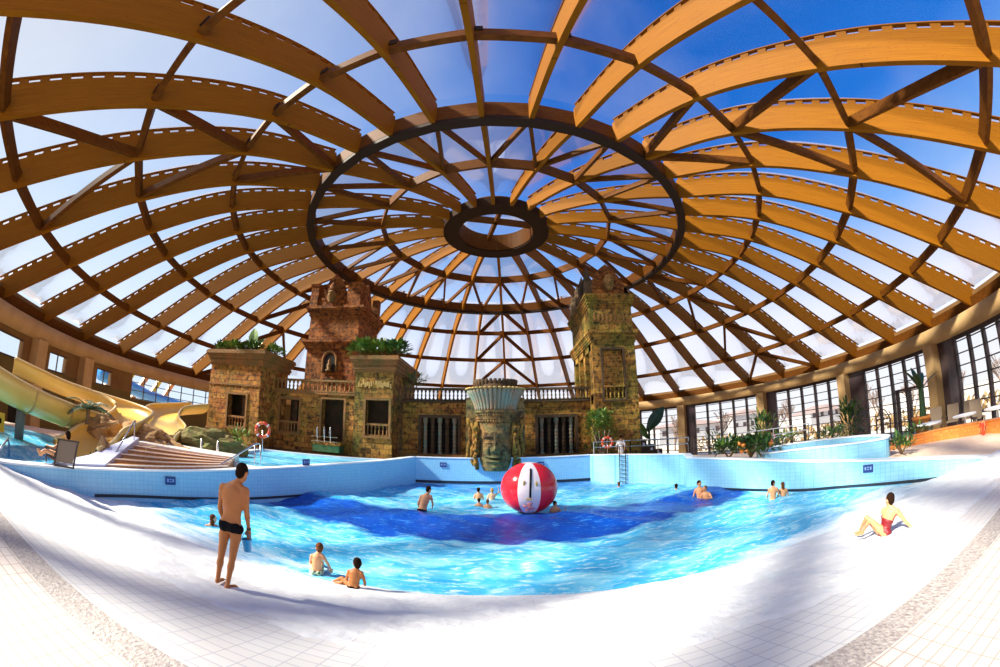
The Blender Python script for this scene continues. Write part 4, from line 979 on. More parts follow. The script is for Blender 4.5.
door = MB(); door.beam((-30.9, 8.9, .4), (-31.6, 10.8, .4), .15, 4.0); struct('door_3', door, M['interior'])
# deck chair with the man
def dcf(base, scale):
    bx, by, bz = base; d = math.hypot(bx, by); n = Vector((bx/d, by/d, 0)); u = Vector((n.y, -n.x, 0))
    return lambda q: Vector((bx, by, bz))+u*(q[0]*scale)+n*(q[1]*scale)+Vector((0, 0, q[2]*scale))
DC = dcf((-11.2, 5.25, .82), 1.2)
e = empty('deck_chair', DC((0, 0, 0)), 'dark wooden deck chair with brown canvas on top of the left pool wall', 'deck chair')
bk = [(-.25, .0, .10), (.24, -.10, .12), (.37, -.16, .60), (-.13, -.06, .58)]; st_ = [(-.25, .0, .10), (.24, -.10, .12), (-.02, .34, .16), (-.46, .40, .14)]
for nm, q in (('canvas_back', bk), ('canvas_seat', st_)):
    a_, b_, c_, d_ = [Vector(p) for p in q]; nn = (b_-a_).cross(d_-a_).normalized()*.012
    MB().add([DC(p+nn*k) for k in (-1, 1) for p in (a_, b_, c_, d_)], [(0,3,2,1), (4,5,6,7), (0,1,5,4), (1,2,6,5), (2,3,7,6), (3,0,4,7)]).build(nm, M['canvas'], e)
def db(a_, b_, nm, w_=.045): MB().beam(DC(a_), DC(b_), w_, w_).build(nm, M['darkwood'], e)
db((-.25, .0, .0), (-.13, -.07, .61), 'frame_bar'); db((.25, -.10, .0), (.38, -.17, .63), 'frame_bar'); db((-.16, -.06, .60), (.41, -.17, .62), 'crossbar')
db((-.20, -.04, .34), (-.50, .32, .34), 'armrest'); db((.31, -.13, .36), (.0, .30, .36), 'armrest'); db((-.48, .38, .0), (-.48, .34, .34), 'leg'); db((-.02, .36, .0), (-.02, .32, .34), 'leg'); db((-.25, .0, .02), (.25, -.10, .02), 'crossbar'); db((-.48, .38, .14), (-.02, .34, .16), 'crossbar')
finish(e)
# ---------------------------------------------------------------- people
def remesh(mb, name, m, parent, vox, smooth_it=4, col=None):
    o = mb.build(name+'_src', m); md = o.modifiers.new('r', 'REMESH'); md.mode = 'VOXEL'; md.voxel_size = vox
    sm = o.modifiers.new('s', 'SMOOTH'); sm.factor = .5; sm.iterations = smooth_it
    bpy.context.view_layer.update()
    me = bpy.data.meshes.new_from_object(o.evaluated_get(bpy.context.evaluated_depsgraph_get())); me.name = name
    bpy.data.objects.remove(o)
    for p in me.polygons: p.use_smooth = True
    r = bpy.data.objects.new(name, me); COL.objects.link(r)
    if parent: r.parent = parent
    return r
def caps(mb, a, b, ra, rb):
    a = Vector(a); b = Vector(b); n = 7
    for i in range(n+1):
        u = i/n; r = ra+(rb-ra)*u; mb.ell(a.lerp(b, u), r, r, r, nu=12, nv=8)
    mb.tube([a, b], [ra, rb], 12)
def basis(xa, za):
    z = Vector(za).normalized(); x = Vector(xa); x = (x-z*x.dot(z)).normalized(); y = z.cross(x); return Matrix((x, y, z)).transposed()
def person(label, base, J, sk='skin', hair='hair', s=1.0, vox=.012, suit=None, scale=1.0, long_hair=False, face=(0, 1, 0), fingers=True, hs=1.14, hairlen=0., female=False, cat='person'):
    """J: joints (right, away, up) in metres from base, seen from the camera"""
    T = dcf(base, scale); R = lambda q: T(q)-T((0, 0, 0))
    S = s*scale
    W = {k: T(v) for k, v in J.items()}
    e = empty('person', base, label, cat)
    mb = MB()
    shm = (W['shL']+W['shR'])/2; hm = W['pelvis'] if 'pelvis' in W else (W['hipL']+W['hipR'])/2
    xa = (W['shR']-W['shL']); B = basis(xa, shm-hm); up = (shm-hm)
    sw = xa.length
    B2 = basis((W['hipR']-W['hipL']) if 'hipL' in W and 'hipR' in W else xa, shm-hm)
    wst = .118 if female else .142
    mb.ell(shm-up*.10, sw*.50, .105*S, .115*S, B); mb.ell(shm-up*.27, sw*.49, .115*S, .15*S, B); mb.ell(shm-up*.45, sw*.44, .110*S, .14*S, B)
    mb.ell(shm-up*.64, wst*S, .090*S, .13*S, B); mb.ell(hm+up*.16, (wst+.008)*S, .095*S, .12*S, B2); mb.ell(hm+up*.02, .155*S, .112*S, .125*S, B2)
    for sd in ('L', 'R'):
        sh = W['sh'+sd]; mb.ell(sh-up*.07, .062*S, .062*S, .075*S); caps(mb, shm+up*.02, sh, .05*S, .055*S)
    H = S*hs
    head = W['head']; nk = shm+up*.05
    caps(mb, nk, head-Vector((0, 0, .06*H)), .060*S, .054*S)
    for sd in ('L', 'R'): caps(mb, nk.lerp(head, .32), nk.lerp(W['sh'+sd], .95)-up*.04, .048*S, .050*S)
    fdir = R(face).normalized(); hx = fdir.cross(Vector((0, 0, 1))).normalized(); hz = hx.cross(fdir).normalized(); HB = Matrix((hx, fdir, hz)).transposed()
    HH = .112*H
    def hp(x, y, z): return head+HB@Vector((x*H, y*H, z*H))
    mb.ell(head+hz*.018*H, .073*H, .090*H, .100*H, HB); mb.ell(hp(0, .028, -.045), .054*H, .060*H, .068*H, HB); mb.ell(hp(0, .055, -.088), .028*H, .026*H, .022*H, HB)
    mb.ell(hp(0, .088, -.012), .013*H, .022*H, .024*H, HB); mb.ell(hp(0, .080, .030), .05*H, .016*H, .013*H, HB)
    for sg in (-1, 1): mb.ell(hp(sg*.074, -.008, -.005), .012*H, .020*H, .032*H, HB)
    mb.ell(hp(0, .080, -.055), .024*H, .012*H, .010*H, HB)
    for sd in ('L', 'R'):
        sh = W['sh'+sd]
        if 'el'+sd in W:
            el = W['el'+sd]; caps(mb, sh, el, .050*S, .038*S); mb.ell(sh.lerp(el, .35), .054*S, .056*S, .08*S, basis(xa, el-sh))
            if 'wr'+sd in W:
                wr = W['wr'+sd]; caps(mb, el, wr, .040*S, .025*S); mb.ell(el.lerp(wr, .25), .043*S, .040*S, .07*S, basis(xa, wr-el))
                hd = W.get('ha'+sd)
                hdir = (hd-wr).normalized() if hd else (wr-el).normalized()
                if fingers:
                    side = hdir.cross(Vector(R((.3, 1, .1))).normalized()).normalized(); HBm = basis(side, hdir)
                    palm = wr+hdir*.055*S; mb.ell(palm, .040*S, .017*S, .052*S, HBm)
                    nrm_ = HBm.col[1]
                    for q in range(4):
                        ofs = (q-1.5)*.019*S; Lf = (.070, .080, .074, .058)[q]*S
                        p0 = palm+HBm.col[0]*ofs+hdir*.042*S; p1 = p0+hdir*Lf*.45+nrm_*.006*S; p2 = p1+(hdir+nrm_*.55).normalized()*Lf*.5
                        caps(mb, p0, p1, .0092*S, .0086*S); caps(mb, p1, p2, .0086*S, .0075*S)
                    p0 = palm-HBm.col[0]*.034*S-hdir*.02*S; p1 = p0-HBm.col[0]*.020*S+hdir*.035*S; p2 = p1+hdir*.028*S+nrm_*.01*S
                    caps(mb, p0, p1, .012*S, .010*S); caps(mb, p1, p2, .010*S, .008*S)
                else: mb.ell(wr+hdir*.06*S, .03*S, .03*S, .065*S, basis(xa, hdir))
        if 'hip'+sd in W and 'kn'+sd in W:
            hp_, kn = W['hip'+sd], W['kn'+sd]; caps(mb, hp_, kn, .086*S, .052*S); mb.ell(hp_.lerp(kn, .3), .082*S, .085*S, .13*S, basis(xa, kn-hp_))
            if 'an'+sd in W:
                an = W['an'+sd]; caps(mb, kn, an, .050*S, .032*S); cb = basis(xa, an-kn); mb.ell(kn.lerp(an, .3)-R((0, 0, 0)), .052*S, .056*S, .11*S, cb)
                if 'to'+sd in W:
                    to = W['to'+sd]; caps(mb, an+(an-to)*.15-Vector((0, 0, .025*S)), to, .034*S, .022*S)
                    fd = (to-an).normalized(); sx = fd.cross(Vector((0, 0, 1))).normalized()
                    mb.ell(an.lerp(to, .7)-Vector((0, 0, .008*S)), .042*S, .055*S, .022*S, basis(sx, Vector((0, 0, 1))))
                    for q in range(5): mb.ell(to+fd*.012*S+sx*(q-2)*.017*S, .010*S, .014*S, .010*S)
    if 'hipR' in W:      # buttocks
        bk = -(B2.col[1]) if False else B2.col[1]
        for sg in (-1, 1): mb.ell(hm+B2.col[0]*sg*.07*S-R(face).normalized()*.045*S, .082*S, .085*S, .09*S)
    body = remesh(mb, 'body', M[sk], e, vox*max(scale, .7))
    # hair
    hb = MB(); hb.ell(head+hz*.036*H-fdir*.016*H, .081*H, .092*H, .092*H, HB); hb.ell(hp(0, -.050, -.010), .068*H, .056*H, .080*H, HB)
    if hairlen:
        hb.ell(hp(0, -.06, -.05-hairlen*.4), .062*H, .045*H, (.08+hairlen*.6)*H, HB)
        for sg in (-1, 1): hb.ell(hp(sg*.055, -.03, -.04-hairlen*.3), .028*H, .045*H, (.07+hairlen*.4)*H, HB)
    # keep the face free: cut hair in front below the brow
    ho = remesh(hb, 'hair', M[hair], e, vox*.9*max(scale, .7), 3)
    bm = bmesh.new(); bm.from_mesh(ho.data)
    inv = HB.inverted(); kill = [v for v in bm.verts if (lambda q: q.y > .036*H and q.z < .055*H and abs(q.x) < .075*H)(inv@(v.co-head))]
    bmesh.ops.delete(bm, geom=kill, context='VERTS'); bm.to_mesh(ho.data); bm.free()
    for sg in (-1, 1): MB().ell(hp(sg*.030, .082, .012), .014*H, .008*H, .008*H, HB).build('eye', M['hair'], e, smooth=True)
    MB().ell(hp(0, .089, -.054), .024*H, .006*H, .006*H, HB).build('mouth', M['lip'], e, smooth=True)
    if suit == 'briefs' or suit == 'shorts':
        q = MB(); q.ell(hm-Vector((0, 0, .0)), .166*S, .124*S, .105*S, B2)
        f_ = R(face).normalized()
        for sg, sd in ((-1, 'L'), (1, 'R')):
            q.ell(hm+B2.col[0]*sg*.07*S-f_*.045*S+Vector((0, 0, -.01*S)), .091*S, .094*S, .092*S)
            if 'hip'+sd in W: q.ell(W['hip'+sd].lerp(W.get('kn'+sd, W['hip'+sd]), .02), .098*S, .098*S, .085*S)
            if suit == 'shorts' and 'kn'+sd in W: caps(q, W['hip'+sd], W['hip'+sd].lerp(W['kn'+sd], .45), .100*S, .088*S)
        remesh(q, 'swim_briefs' if suit == 'briefs' else 'swim_shorts', M['black' if suit == 'briefs' else 'shorts_green'], e, vox*max(scale, .7), 3)
    if suit == 'swimsuit':
        q = MB(); q.ell(hm+up*.02, .170*S, .128*S, .14*S, B2); q.ell(hm+up*.16, (wst+.022)*S, .110*S, .14*S, B); q.ell(shm-up*.62, (wst+.016)*S, .106*S, .14*S, B); q.ell(shm-up*.47, sw*.46, .120*S, .11*S, B)
        f_ = R(face).normalized()
        for sg in (-1, 1): q.ell(shm-up*.36+B.col[0]*sg*.07*S+f_*.07*S, .062*S, .06*S, .062*S); q.ell(hm+B2.col[0]*sg*.07*S-f_*.045*S, .090*S, .093*S, .09*S)
        remesh(q, 'swimsuit', M['maroon'], e, vox*max(scale, .7), 3)
        for sg in (-1, 1):
            pts = [shm-up*.36+B.col[0]*sg*.10*S+f_*.10*S, shm-up*.1+B.col[0]*sg*.11*S+f_*.10*S, shm+up*.09+B.col[0]*sg*.10*S, shm-up*.1+B.col[0]*sg*.09*S-f_*.115*S, shm-up*.42+B.col[0]*sg*.05*S-f_*.115*S]
            MB().tube(pts, .012*S, 6).build('shoulder_strap', M['maroon'], e, smooth=True)
    for c in e.children: c.matrix_parent_inverse = Matrix.Translation(-Vector(base))
    return e, W, T
# the standing man
e, W, T = person('man in black swim briefs standing on the white beach looking down, seen from behind', (-3.69, 4.09, .475),
    dict(head=(.360, .03, 1.665), shL=(.085, .10, 1.44), shR=(.395, -.10, 1.44), elL=(.03, .17, 1.13), wrL=(.08, .24, .90), haL=(.09, .25, .82), elR=(.405, -.06, 1.13), wrR=(.425, .0, .885), haR=(.425, .02, .80),
         pelvis=(.175, 0, .93), hipL=(.10, .05, .90), hipR=(.255, -.05, .90), knL=(.0, .09, .47), knR=(.155, -.02, .46), anL=(-.10, .09, .085), anR=(.03, -.06, .055), toL=(-.02, .24, .03), toR=(.15, .06, .0)),
    s=1.03, hs=1.06, vox=.011, suit='briefs', face=(.62, .72, -.32))
wt = MB(); c = W['wrR']; wt.tube([c+Vector((0, 0, -.012)), c+Vector((0, 0, .016))], .034, 14); o = wt.build('wristwatch', M['darkwood'], e); o.matrix_parent_inverse = Matrix.Translation(-Vector(e.location))
bl = T((.385, -.0, .56)); b_ = empty('bucket', bl, 'small bright blue plastic bucket hanging from the standing man\'s hand', 'bucket')
MB().lathe([(.055, 0), (.072, .17), (.078, .175), (.074, .18), (.066, .165), (.050, .012), (.01, .01)], (0, 0, 0), 18).build('shell', M['bucket'], b_, smooth=True)
MB().tube([(.074*math.cos(a), 0, .17+.095*math.sin(a)) for a in [PI*i/10 for i in range(11)]], .005, 6).build('handle', M['bucket'], b_, smooth=True)
# two boys
person('boy in green patterned shorts sitting in the shallows, leaning on his right arm', (-3.45, 6.6, -.02), dict(head=(.050, .03, .52), shL=(-.11, .02, .365), shR=(.10, -.02, .375), elR=(.19, .02, .20), wrR=(.24, .06, .08), haR=(.25, .08, .03), elL=(-.15, .10, .20), wrL=(-.10, .22, .12), haL=(-.06, .27, .10), pelvis=(-.05, 0, .03), hipL=(-.12, .02, .02), hipR=(.03, .0, .02), knL=(-.14, .33, .12), knR=(.08, .33, .12), anL=(-.12, .55, -.05), anR=(.10, .55, -.05)), sk='skin_mid', hair='hair_brown', s=.72, hs=1.32, vox=.010, suit='shorts', face=(.1, .9, -.25))
person('dark-haired boy lying on his side in the shallow foam right of the other boy', (-2.5, 6.1, .0), dict(head=(.07, .02, .50), shL=(-.085, .05, .335), shR=(.13, -.02, .335), elR=(.175, .0, .15), wrR=(.175, .08, .05), haR=(.18, .13, .03), elL=(-.15, .10, .14), wrL=(-.12, .22, .07), haL=(-.08, .27, .05), pelvis=(-.03, 0, .04), hipL=(-.07, .03, .06), hipR=(.03, .0, .03), knL=(-.22, .16, .16), knR=(-.20, .22, .05), anL=(-.38, .20, .08), anR=(-.36, .30, .0)), sk='skin', hair='hair', s=.72, hs=1.32, vox=.010, suit='briefs', face=(.05, 1, -.1))
# woman
person('woman in a maroon swimsuit sitting on the wet beach leaning back on her hands', (6.1, 4.0, .51), dict(head=(.135, .05, .61), shL=(.03, .10, .43), shR=(.28, -.04, .43), elL=(.09, -.02, .19), wrL=(.09, -.14, .05), haL=(.10, -.18, .02), elR=(.46, -.04, .23), wrR=(.62, -.08, .09), haR=(.68, -.09, .06), pelvis=(.07, 0, .08), hipL=(-.02, .06, .08), hipR=(.07, -.05, .07), knL=(-.30, .20, .30), knR=(-.22, -.02, .31), anL=(-.42, .34, .02), anR=(-.36, .10, .06), toL=(-.52, .42, -.04), toR=(-.48, .16, .0)), sk='skin_mid', hair='hair', s=.86, vox=.011, suit='swimsuit', face=(-.62, .75, .0), hairlen=.0, female=True)
# man in the deck chair
base = (-11.2, 5.25, .82)
person('dark-haired man reclining in the deck chair, seen from behind', base, dict(head=(.10, .02, .70), shL=(-.08, .10, .50), shR=(.20, .03, .51), elL=(-.26, .14, .37), wrL=(-.42, .30, .37), elR=(.22, .16, .38), wrR=(.05, .32, .38), pelvis=(-.08, .16, .22), hipL=(-.18, .18, .22), hipR=(.0, .16, .22), knL=(-.50, .34, .25), knR=(-.34, .40, .26), anL=(-.66, .28, .17), anR=(-.62, .42, .15), toL=(-.72, .28, .26), toR=(-.68, .43, .24)), sk='skin_mid', s=.85, vox=.014, suit='briefs', scale=1.2, face=(-.6, .8, -.05), fingers=False)
# swimmers
def swimmer(label, base, s=1.0, lean=(0, 0), hair='hair', sk='skin_mid', arm=None, h=.55, face=(0, 1, 0), hairlen=0, scale=1.):
    lx, ly = lean
    J = dict(head=(lx, ly, h+.30*s), shL=(lx*.6-.17*s, ly*.6, h+.06*s), shR=(lx*.6+.17*s, ly*.6, h+.06*s), pelvis=(0, 0, h-.46*s), hipL=(-.08*s, 0, h-.48*s), hipR=(.08*s, 0, h-.48*s))
    J.update(elL=(-.26*s+lx*.5, .05, h-.22*s), elR=(.26*s+lx*.5, .05, h-.22*s), wrL=(-.24*s+lx*.5, .25*s, h-.40*s), wrR=(.24*s+lx*.5, .25*s, h-.40*s))
    if arm: J.update(arm)
    return person(label, base, J, sk=sk, hair=hair, s=s, vox=.018, suit='briefs', face=face, fingers=False, hairlen=hairlen, scale=scale, hs=1.14)
swimmer('dark-haired man wading to the left of the pool centre, leaning to the right', (-2.78, 13.4, -.15), 1.0, (.24, .05), h=.68, face=(.7, .6, -.2))
swimmer('dark-haired bather farther back in the group of four, left of the ball', (-.95, 16.3, -.1), .85, h=.30, face=(.3, .9, 0))
swimmer('fair-haired bather raising one arm in the group of four', (-.38, 16.1, -.1), .8, h=.33, hair='hair_blond', sk='skin_light', arm=dict(elR=(.30, .0, .48), wrR=(.26, .0, .70)), face=(-.3, .9, 0))
swimmer('nearest dark-haired bather on the left of the group of four', (-.86, 14.9, -.15), .7, h=.18)
swimmer('nearest bather on the right of the group of four', (-.52, 14.8, -.15), .7, h=.15, hair='hair_brown')
swimmer('child standing in the water at the lower right of the big ball, one hand raised', (1.85, 13.2, -.12), .72, h=.28, arm=dict(elR=(.24, .0, .10), wrR=(.36, .0, .30)), face=(.8, .3, 0))
swimmer('lone swimmer in front of the wall ladder', (5.72, 18.2, -.18), .85, h=.12, face=(.2, 1, 0), hair='hair_brown')
swimmer('small swimmer near the corner of the right pool wall', (7.25, 14.9, -.05), .85, h=.10)
swimmer('taller bather of the hugging pair by the right wall', (7.62, 13.45, -.15), .95, (-.05, 0), h=.38, face=(.6, -.6, -.3))
swimmer('shorter bather in the arms of the taller one by the right wall', (7.78, 13.2, -.15), .85, (-.08, 0), h=.22, hair='hair_brown', face=(-.6, -.6, 0), arm=dict(elR=(.2, -.12, .1), wrR=(-.15, -.18, .12)))
swimmer('dark-haired teenager on the left of the pair standing at the right wall', (9.0, 10.6, -.1), .80, h=.40, face=(.6, .5, 0))
swimmer('girl with longer hair on the right of the pair standing at the right wall', (9.42, 10.5, -.1), .74, (-.04, 0), h=.30, hairlen=.12, face=(-.6, .5, 0), hair='hair_brown')
swimmer('girl with long wet hair swimming in the shallows left of the standing man', (-7.3, 7.65, -.15), .85, (.15, 0), h=.12, hairlen=.15, face=(.95, .1, 0), hair='hair_brown', sk='skin_light')
# person at the ladder, and small figures on the right terrace
def clothed(label, base, s, cloth, lean=0, scale=1., long=True):
    e, W, T = person(label, base, dict(head=(lean, 0, 1.55*s), shL=(-.17*s+lean*.6, 0, 1.32*s), shR=(.17*s+lean*.6, 0, 1.32*s), elL=(-.27*s, .0, 1.06*s), wrL=(-.30*s, -.08, .86*s), elR=(.25*s, .0, 1.06*s), wrR=(.24*s, -.1, .84*s), pelvis=(0, 0, .88*s), hipL=(-.08*s, 0, .86*s), hipR=(.08*s, 0, .86*s), knL=(-.09*s, 0, .46*s), knR=(.09*s, 0, .46*s), anL=(-.09*s, .02, .08*s), anR=(.09*s, .02, .08*s)), s=s, vox=.02, face=(.1, .9, -.2), fingers=False, sk='skin_mid')
    q = MB(); sm = (W['shL']+W['shR'])/2; q.ell(sm-Vector((0, 0, .12*s)), .19*s, .13*s, .17*s); q.ell(sm-Vector((0, 0, .38*s)), .165*s, .125*s, .24*s); q.ell(W['pelvis']-Vector((0, 0, .12*s)), .19*s, .15*s, .28*s)
    for sd in 'LR': caps(q, W['sh'+sd], W['el'+sd], .068*s, .055*s)
    o = remesh(q, 'shirt', M[cloth], e, .02, 3); o.matrix_parent_inverse = Matrix.Translation(-Vector(base)); return e
clothed('person in a loose white shirt standing at the top of the pool ladder', (6.95, 21.6, 1.0), .93, 'white')
clothed('person in a pink cover standing on the right terrace by the planter', (15.6, 18.4, .35), 1.0, 'pinkcloth')
clothed('child in an orange shirt standing behind the orange rim at far right', (16.9, 5.6, .2), .62, 'red')
# beach ball
bx = (.98, 13.5, .93)
ball = empty('beach_ball', bx, 'huge inflated red and pinkish white ball floating on the wave pool', 'ball')
n_, m2 = 64, 36
for nm, want in (('red_panel', True), ('white_panel', False)):
    mb = MB(); vs = []; fs = []
    for j in range(m2+1):
        t = -PI/2+PI*j/m2
        for i in range(n_): a = 2*PI*i/n_; vs.append((1.0*math.cos(t)*math.cos(a), .95*math.cos(t)*math.sin(a), .93*math.sin(t)))
    for j in range(m2):
        for i in range(n_):
            a = (2*PI*(i+.5)/n_+PI/2) % (2*PI); sct = (a-.0+PI*.15) % (2*PI)
            isred = (sct % (2*PI/3)) > .30*PI*1.0 if False else ((.42 < a < 1.55*1.0+.4) or (2*PI-1.95 < a < 2*PI-.42) or (2.55 < a < 3.4))
            if abs(j+.5-m2/2) > m2/2-3: isred = False
            if isred == want: fs.append((j*n_+i, j*n_+(i+1) % n_, (j+1)*n_+(i+1) % n_, (j+1)*n_+i))
    used = sorted({i for f in fs for i in f}); mp_ = {u: i for i, u in enumerate(used)}
    mb.add([vs[u] for u in used], [tuple(mp_[i] for i in f) for f in fs]); mb.build(nm, M['ball_red' if want else 'ball_white'], ball, smooth=True)
def onball(x, z, r=1.015):
    y = -.95*math.sqrt(max(0, 1-(x/1.0)**2-(z/.93)**2)); return Vector((x, y, z))*r
MB().tube([onball(.06-.03*i/8, .72-.92*i/8) for i in range(9)], .035, 8).build('zip', M['black'], ball)
for x, z in ((-.16, .28), (.24, .25)): MB().ell(onball(x, z), .04, .02, .09).build('valve_tab', M['gold'], ball)
MB().beam(onball(-.10, -.26), onball(.08, -.26), .03, .06).build('label_strip', M['gold'], ball)
mb = MB()
for x, z in ((-.12, -.50), (.02, -.42), (.08, -.60), (-.05, -.66), (0, -.52)): mb.ell(onball(x, z, 1.0), .10, .02, .07)
mb.build('printed_blotch', mat('pink_print', (.62, .22, .24), .3), ball)  # stands for the pink figure inside the ball, set on its skin
ball.rotation_euler = (0, 0, -.07)
# ---------------------------------------------------------------- ladder, railings on the right
e = empty('wall_ladder', (6.9, 20.0, 0), 'dark metal ladder fixed to the right pool wall below the person in white', 'ladder')
a = Vector((6.43, 20.24, 0)); d = (Vector((8.6, 16.8, 0))-a).normalized(); o_ = Vector((-d.y, d.x, 0))*-.0; nrm2 = Vector((-.845, -.533, 0))
for s_ in (0.1, .52):
    p = a+d*s_+nrm2*.12; MB().tube([p+Vector((0, 0, -.1)), p+Vector((0, 0, 1.95)), p-nrm2*.35+Vector((0, 0, 1.98)), p-nrm2*.4+Vector((0, 0, 1.5))], .025, 6).build('rail', M['steel_dark'], e)
for i in range(7): MB().beam(a+d*.1+nrm2*.12+Vector((0, 0, .05+i*.23)), a+d*.52+nrm2*.12+Vector((0, 0, .05+i*.23)), .03, .03).build('rung', M['steel_dark'], e)
finish(e)
def railing(label, pts, z, h, rails=2, m='chrome'):
    e = empty('railing', (*pts[0], z), label, 'railing')
    for a, b in zip(pts, pts[1:]):
        a = Vector((*a, z)); b = Vector((*b, z)); n = max(1, int((b-a).length/1.5))
        for i in range(rails): MB().beam(a+Vector((0, 0, h*(1-i*.42))), b+Vector((0, 0, h*(1-i*.42))), .045, .045).build('rail', M[m], e)
        for i in range(n+1): p = a.lerp(b, i/n); MB().beam(p, p+Vector((0, 0, h)), .045, .045, up=(1, 0, 0)).build('post', M[m], e)
    finish(e)
railing('steel railing along the top of the back right pool wall', [(5.4, 22.0), (7.2, 20.6), (9.2, 17.4)], 1.5, .75)
railing('darker railing around the terrace corner past the pool wall step', [(9.3, 17.2), (10.9, 14.2)], 1.35, .72, 3, 'frame')
railing('thin steel railing behind the planter on the right terrace', [(10.9, 15.6), (14.6, 14.2)], 1.5, .7)
# right terraces
mb = MB(); mb.prism([(8.9, 16.8), (8.55, 15.8), (9.75, 12.7), (10.6, 10.6), (11.65, 9.0), (12.9, 5.9), (14.2, 1.5), (24, 1.5), (24, 10), (17, 20), (9.5, 24), (5.4, 21.9), (6.7, 20.4)][::-1][::-1], -1.55, [1.38, 1.3, 1.1, .95, .8, .55, .35, .3, .3, .5, 1.1, 1.38, 1.38]); struct('floor_terrace', mb, M['pinkdeck'])
# raised tiled tub with a curved wall
tubp = [(10.25, 12.6), (10.75, 11.0), (11.5, 9.5), (12.3, 8.4), (13.0, 8.2), (13.9, 9.2), (14.4, 11.2), (13.8, 13.2), (12.2, 14.3), (10.9, 14.0)]
tp, tz_ = subdiv(tubp+[tubp[0]], [1.35, 1.42, 1.42, 1.40, 1.40, 1.4, 1.4, 1.4, 1.4, 1.35, 1.35], 4)
walls('wall_tub', tp, tz_, .25, M['tile_blue'], 1, .3)
mb = MB(); mb.prism(tubp, .3, .7); tag(mb.build('pool_water', M['water2']), 'pale blue water in the raised curved tub on the right', 'water', kind='stuff')
# orange mosaic rim and shallow basin
orp = [(12.9, 9.3), (15.2, 9.4), (16.8, 8.2), (17.2, 6.0), (16.8, 3.6), (16.0, 2.0)]
op_, oz_ = subdiv(orp, [.85, .92, .98, 1.0, 1.0, 1.0], 5)
walls('wall_orange_rim', op_, oz_, .3, M['orange_tile'], 1, .2, M['orange_tile'])
# ---------------------------------------------------------------- plants
def leaf(mb, base, d, L, w_, droop=.3, m=0, seg=3, up=Vector((0, 0, 1))):
    d = Vector(d).normalized(); r = d.cross(up)
    if r.length < .05: r = Vector((1, 0, 0))
    r.normalize(); vs = []; p = Vector(base); dd = d.copy()
    for i in range(seg+1):
        u = i/seg; ww = w_*math.sin(PI*min(.97, max(.06, u)))**.8
        vs += [p-r*ww/2+up*.12*ww, p.copy(), p+r*ww/2+up*.12*ww]; p = p+dd*(L/seg); dd = (dd-up*droop/seg).normalized()
    fs = []
    for i in range(seg): a = i*3; fs += [(a, a+1, a+4, a+3), (a+1, a+2, a+5, a+4)]
    mb.add(vs, fs, m)
def frond(mb, base, d, L, n=14, lw=.05, ll=.35, droop=1.0, m=0):
    d = Vector(d).normalized(); p = Vector(base); pts = [p.copy()]; dd = d.copy()
    for i in range(n):
        p = p+dd*(L/n); dd = (dd-Vector((0, 0, 1))*droop/n).normalized(); pts.append(p.copy())
        r = dd.cross(Vector((0, 0, 1)))
        if r.length < .05: continue
        r.normalize(); l_ = ll*math.sin(PI*(i+1.5)/(n+2))**.6
        for s_ in (-1, 1): leaf(mb, p, r*s_+dd*.6-Vector((0, 0, .15)), l_, lw, .4, m, 2)
    mb.tube(pts, [.012+.02*(1-i/len(pts)) for i in range(len(pts))], 5, m)
def bush(label, c, r, n, Lw=(.3, .1), mats=('leaf', 'leaf_dark'), seed=0, name='shrub', cat='plant', flowers=0, stems=True, group=None, fronds=0):
    rnd = random.Random(seed); e = empty(name, (c[0], c[1], c[2]-r[2]), label, cat, group); mb = MB()
    for i in range(n):
        a = rnd.uniform(0, 2*PI); b = rnd.uniform(-.5, 1.2); q = rnd.uniform(.25, 1)**.6
        p = Vector((c[0]+r[0]*q*math.cos(a)*math.cos(b), c[1]+r[1]*q*math.sin(a)*math.cos(b), c[2]+r[2]*q*math.sin(b)))
        d = (p-Vector(c))+Vector((rnd.uniform(-.4, .4), rnd.uniform(-.4, .4), rnd.uniform(0, .7)))
        leaf(mb, p, d, Lw[0]*rnd.uniform(.6, 1.3), Lw[1]*rnd.uniform(.7, 1.3), rnd.uniform(.3, 1.1), 0 if rnd.random() < .6 else 1)
    for i in range(fronds):
        a = rnd.uniform(0, 2*PI); frond(mb, (c[0]+rnd.uniform(-.4, .4)*r[0], c[1]+rnd.uniform(-.4, .4)*r[1], c[2]-.3*r[2]), (math.cos(a), math.sin(a), rnd.uniform(.5, 1.5)), rnd.uniform(.8, 1.3)*max(r), m=rnd.choice((0, 1)), ll=.3, lw=.06)
    mb.build('foliage', [M[k] for k in mats], e)
    if stems:
        q = MB()
        for i in range(5): a = rnd.uniform(0, 2*PI); q.tube([(c[0], c[1], c[2]-r[2]), (c[0]+r[0]*.3*math.cos(a), c[1]+r[1]*.3*math.sin(a), c[2]-.3*r[2]), (c[0]+r[0]*.6*math.cos(a), c[1]+r[1]*.6*math.sin(a), c[2]+.4*r[2])], [.05, .035, .015], 6)
        q.build('stem', M['trunk'], e)
    for i in range(flowers):
        a = rnd.uniform(0, 2*PI); MB().ell((c[0]+r[0]*.8*math.cos(a), c[1]-abs(r[1]*.8*math.sin(a)), c[2]+rnd.uniform(-.3, .7)*r[2]), .11, .11, .09).build('blossom', M['flower'], e)
    finish(e); return e
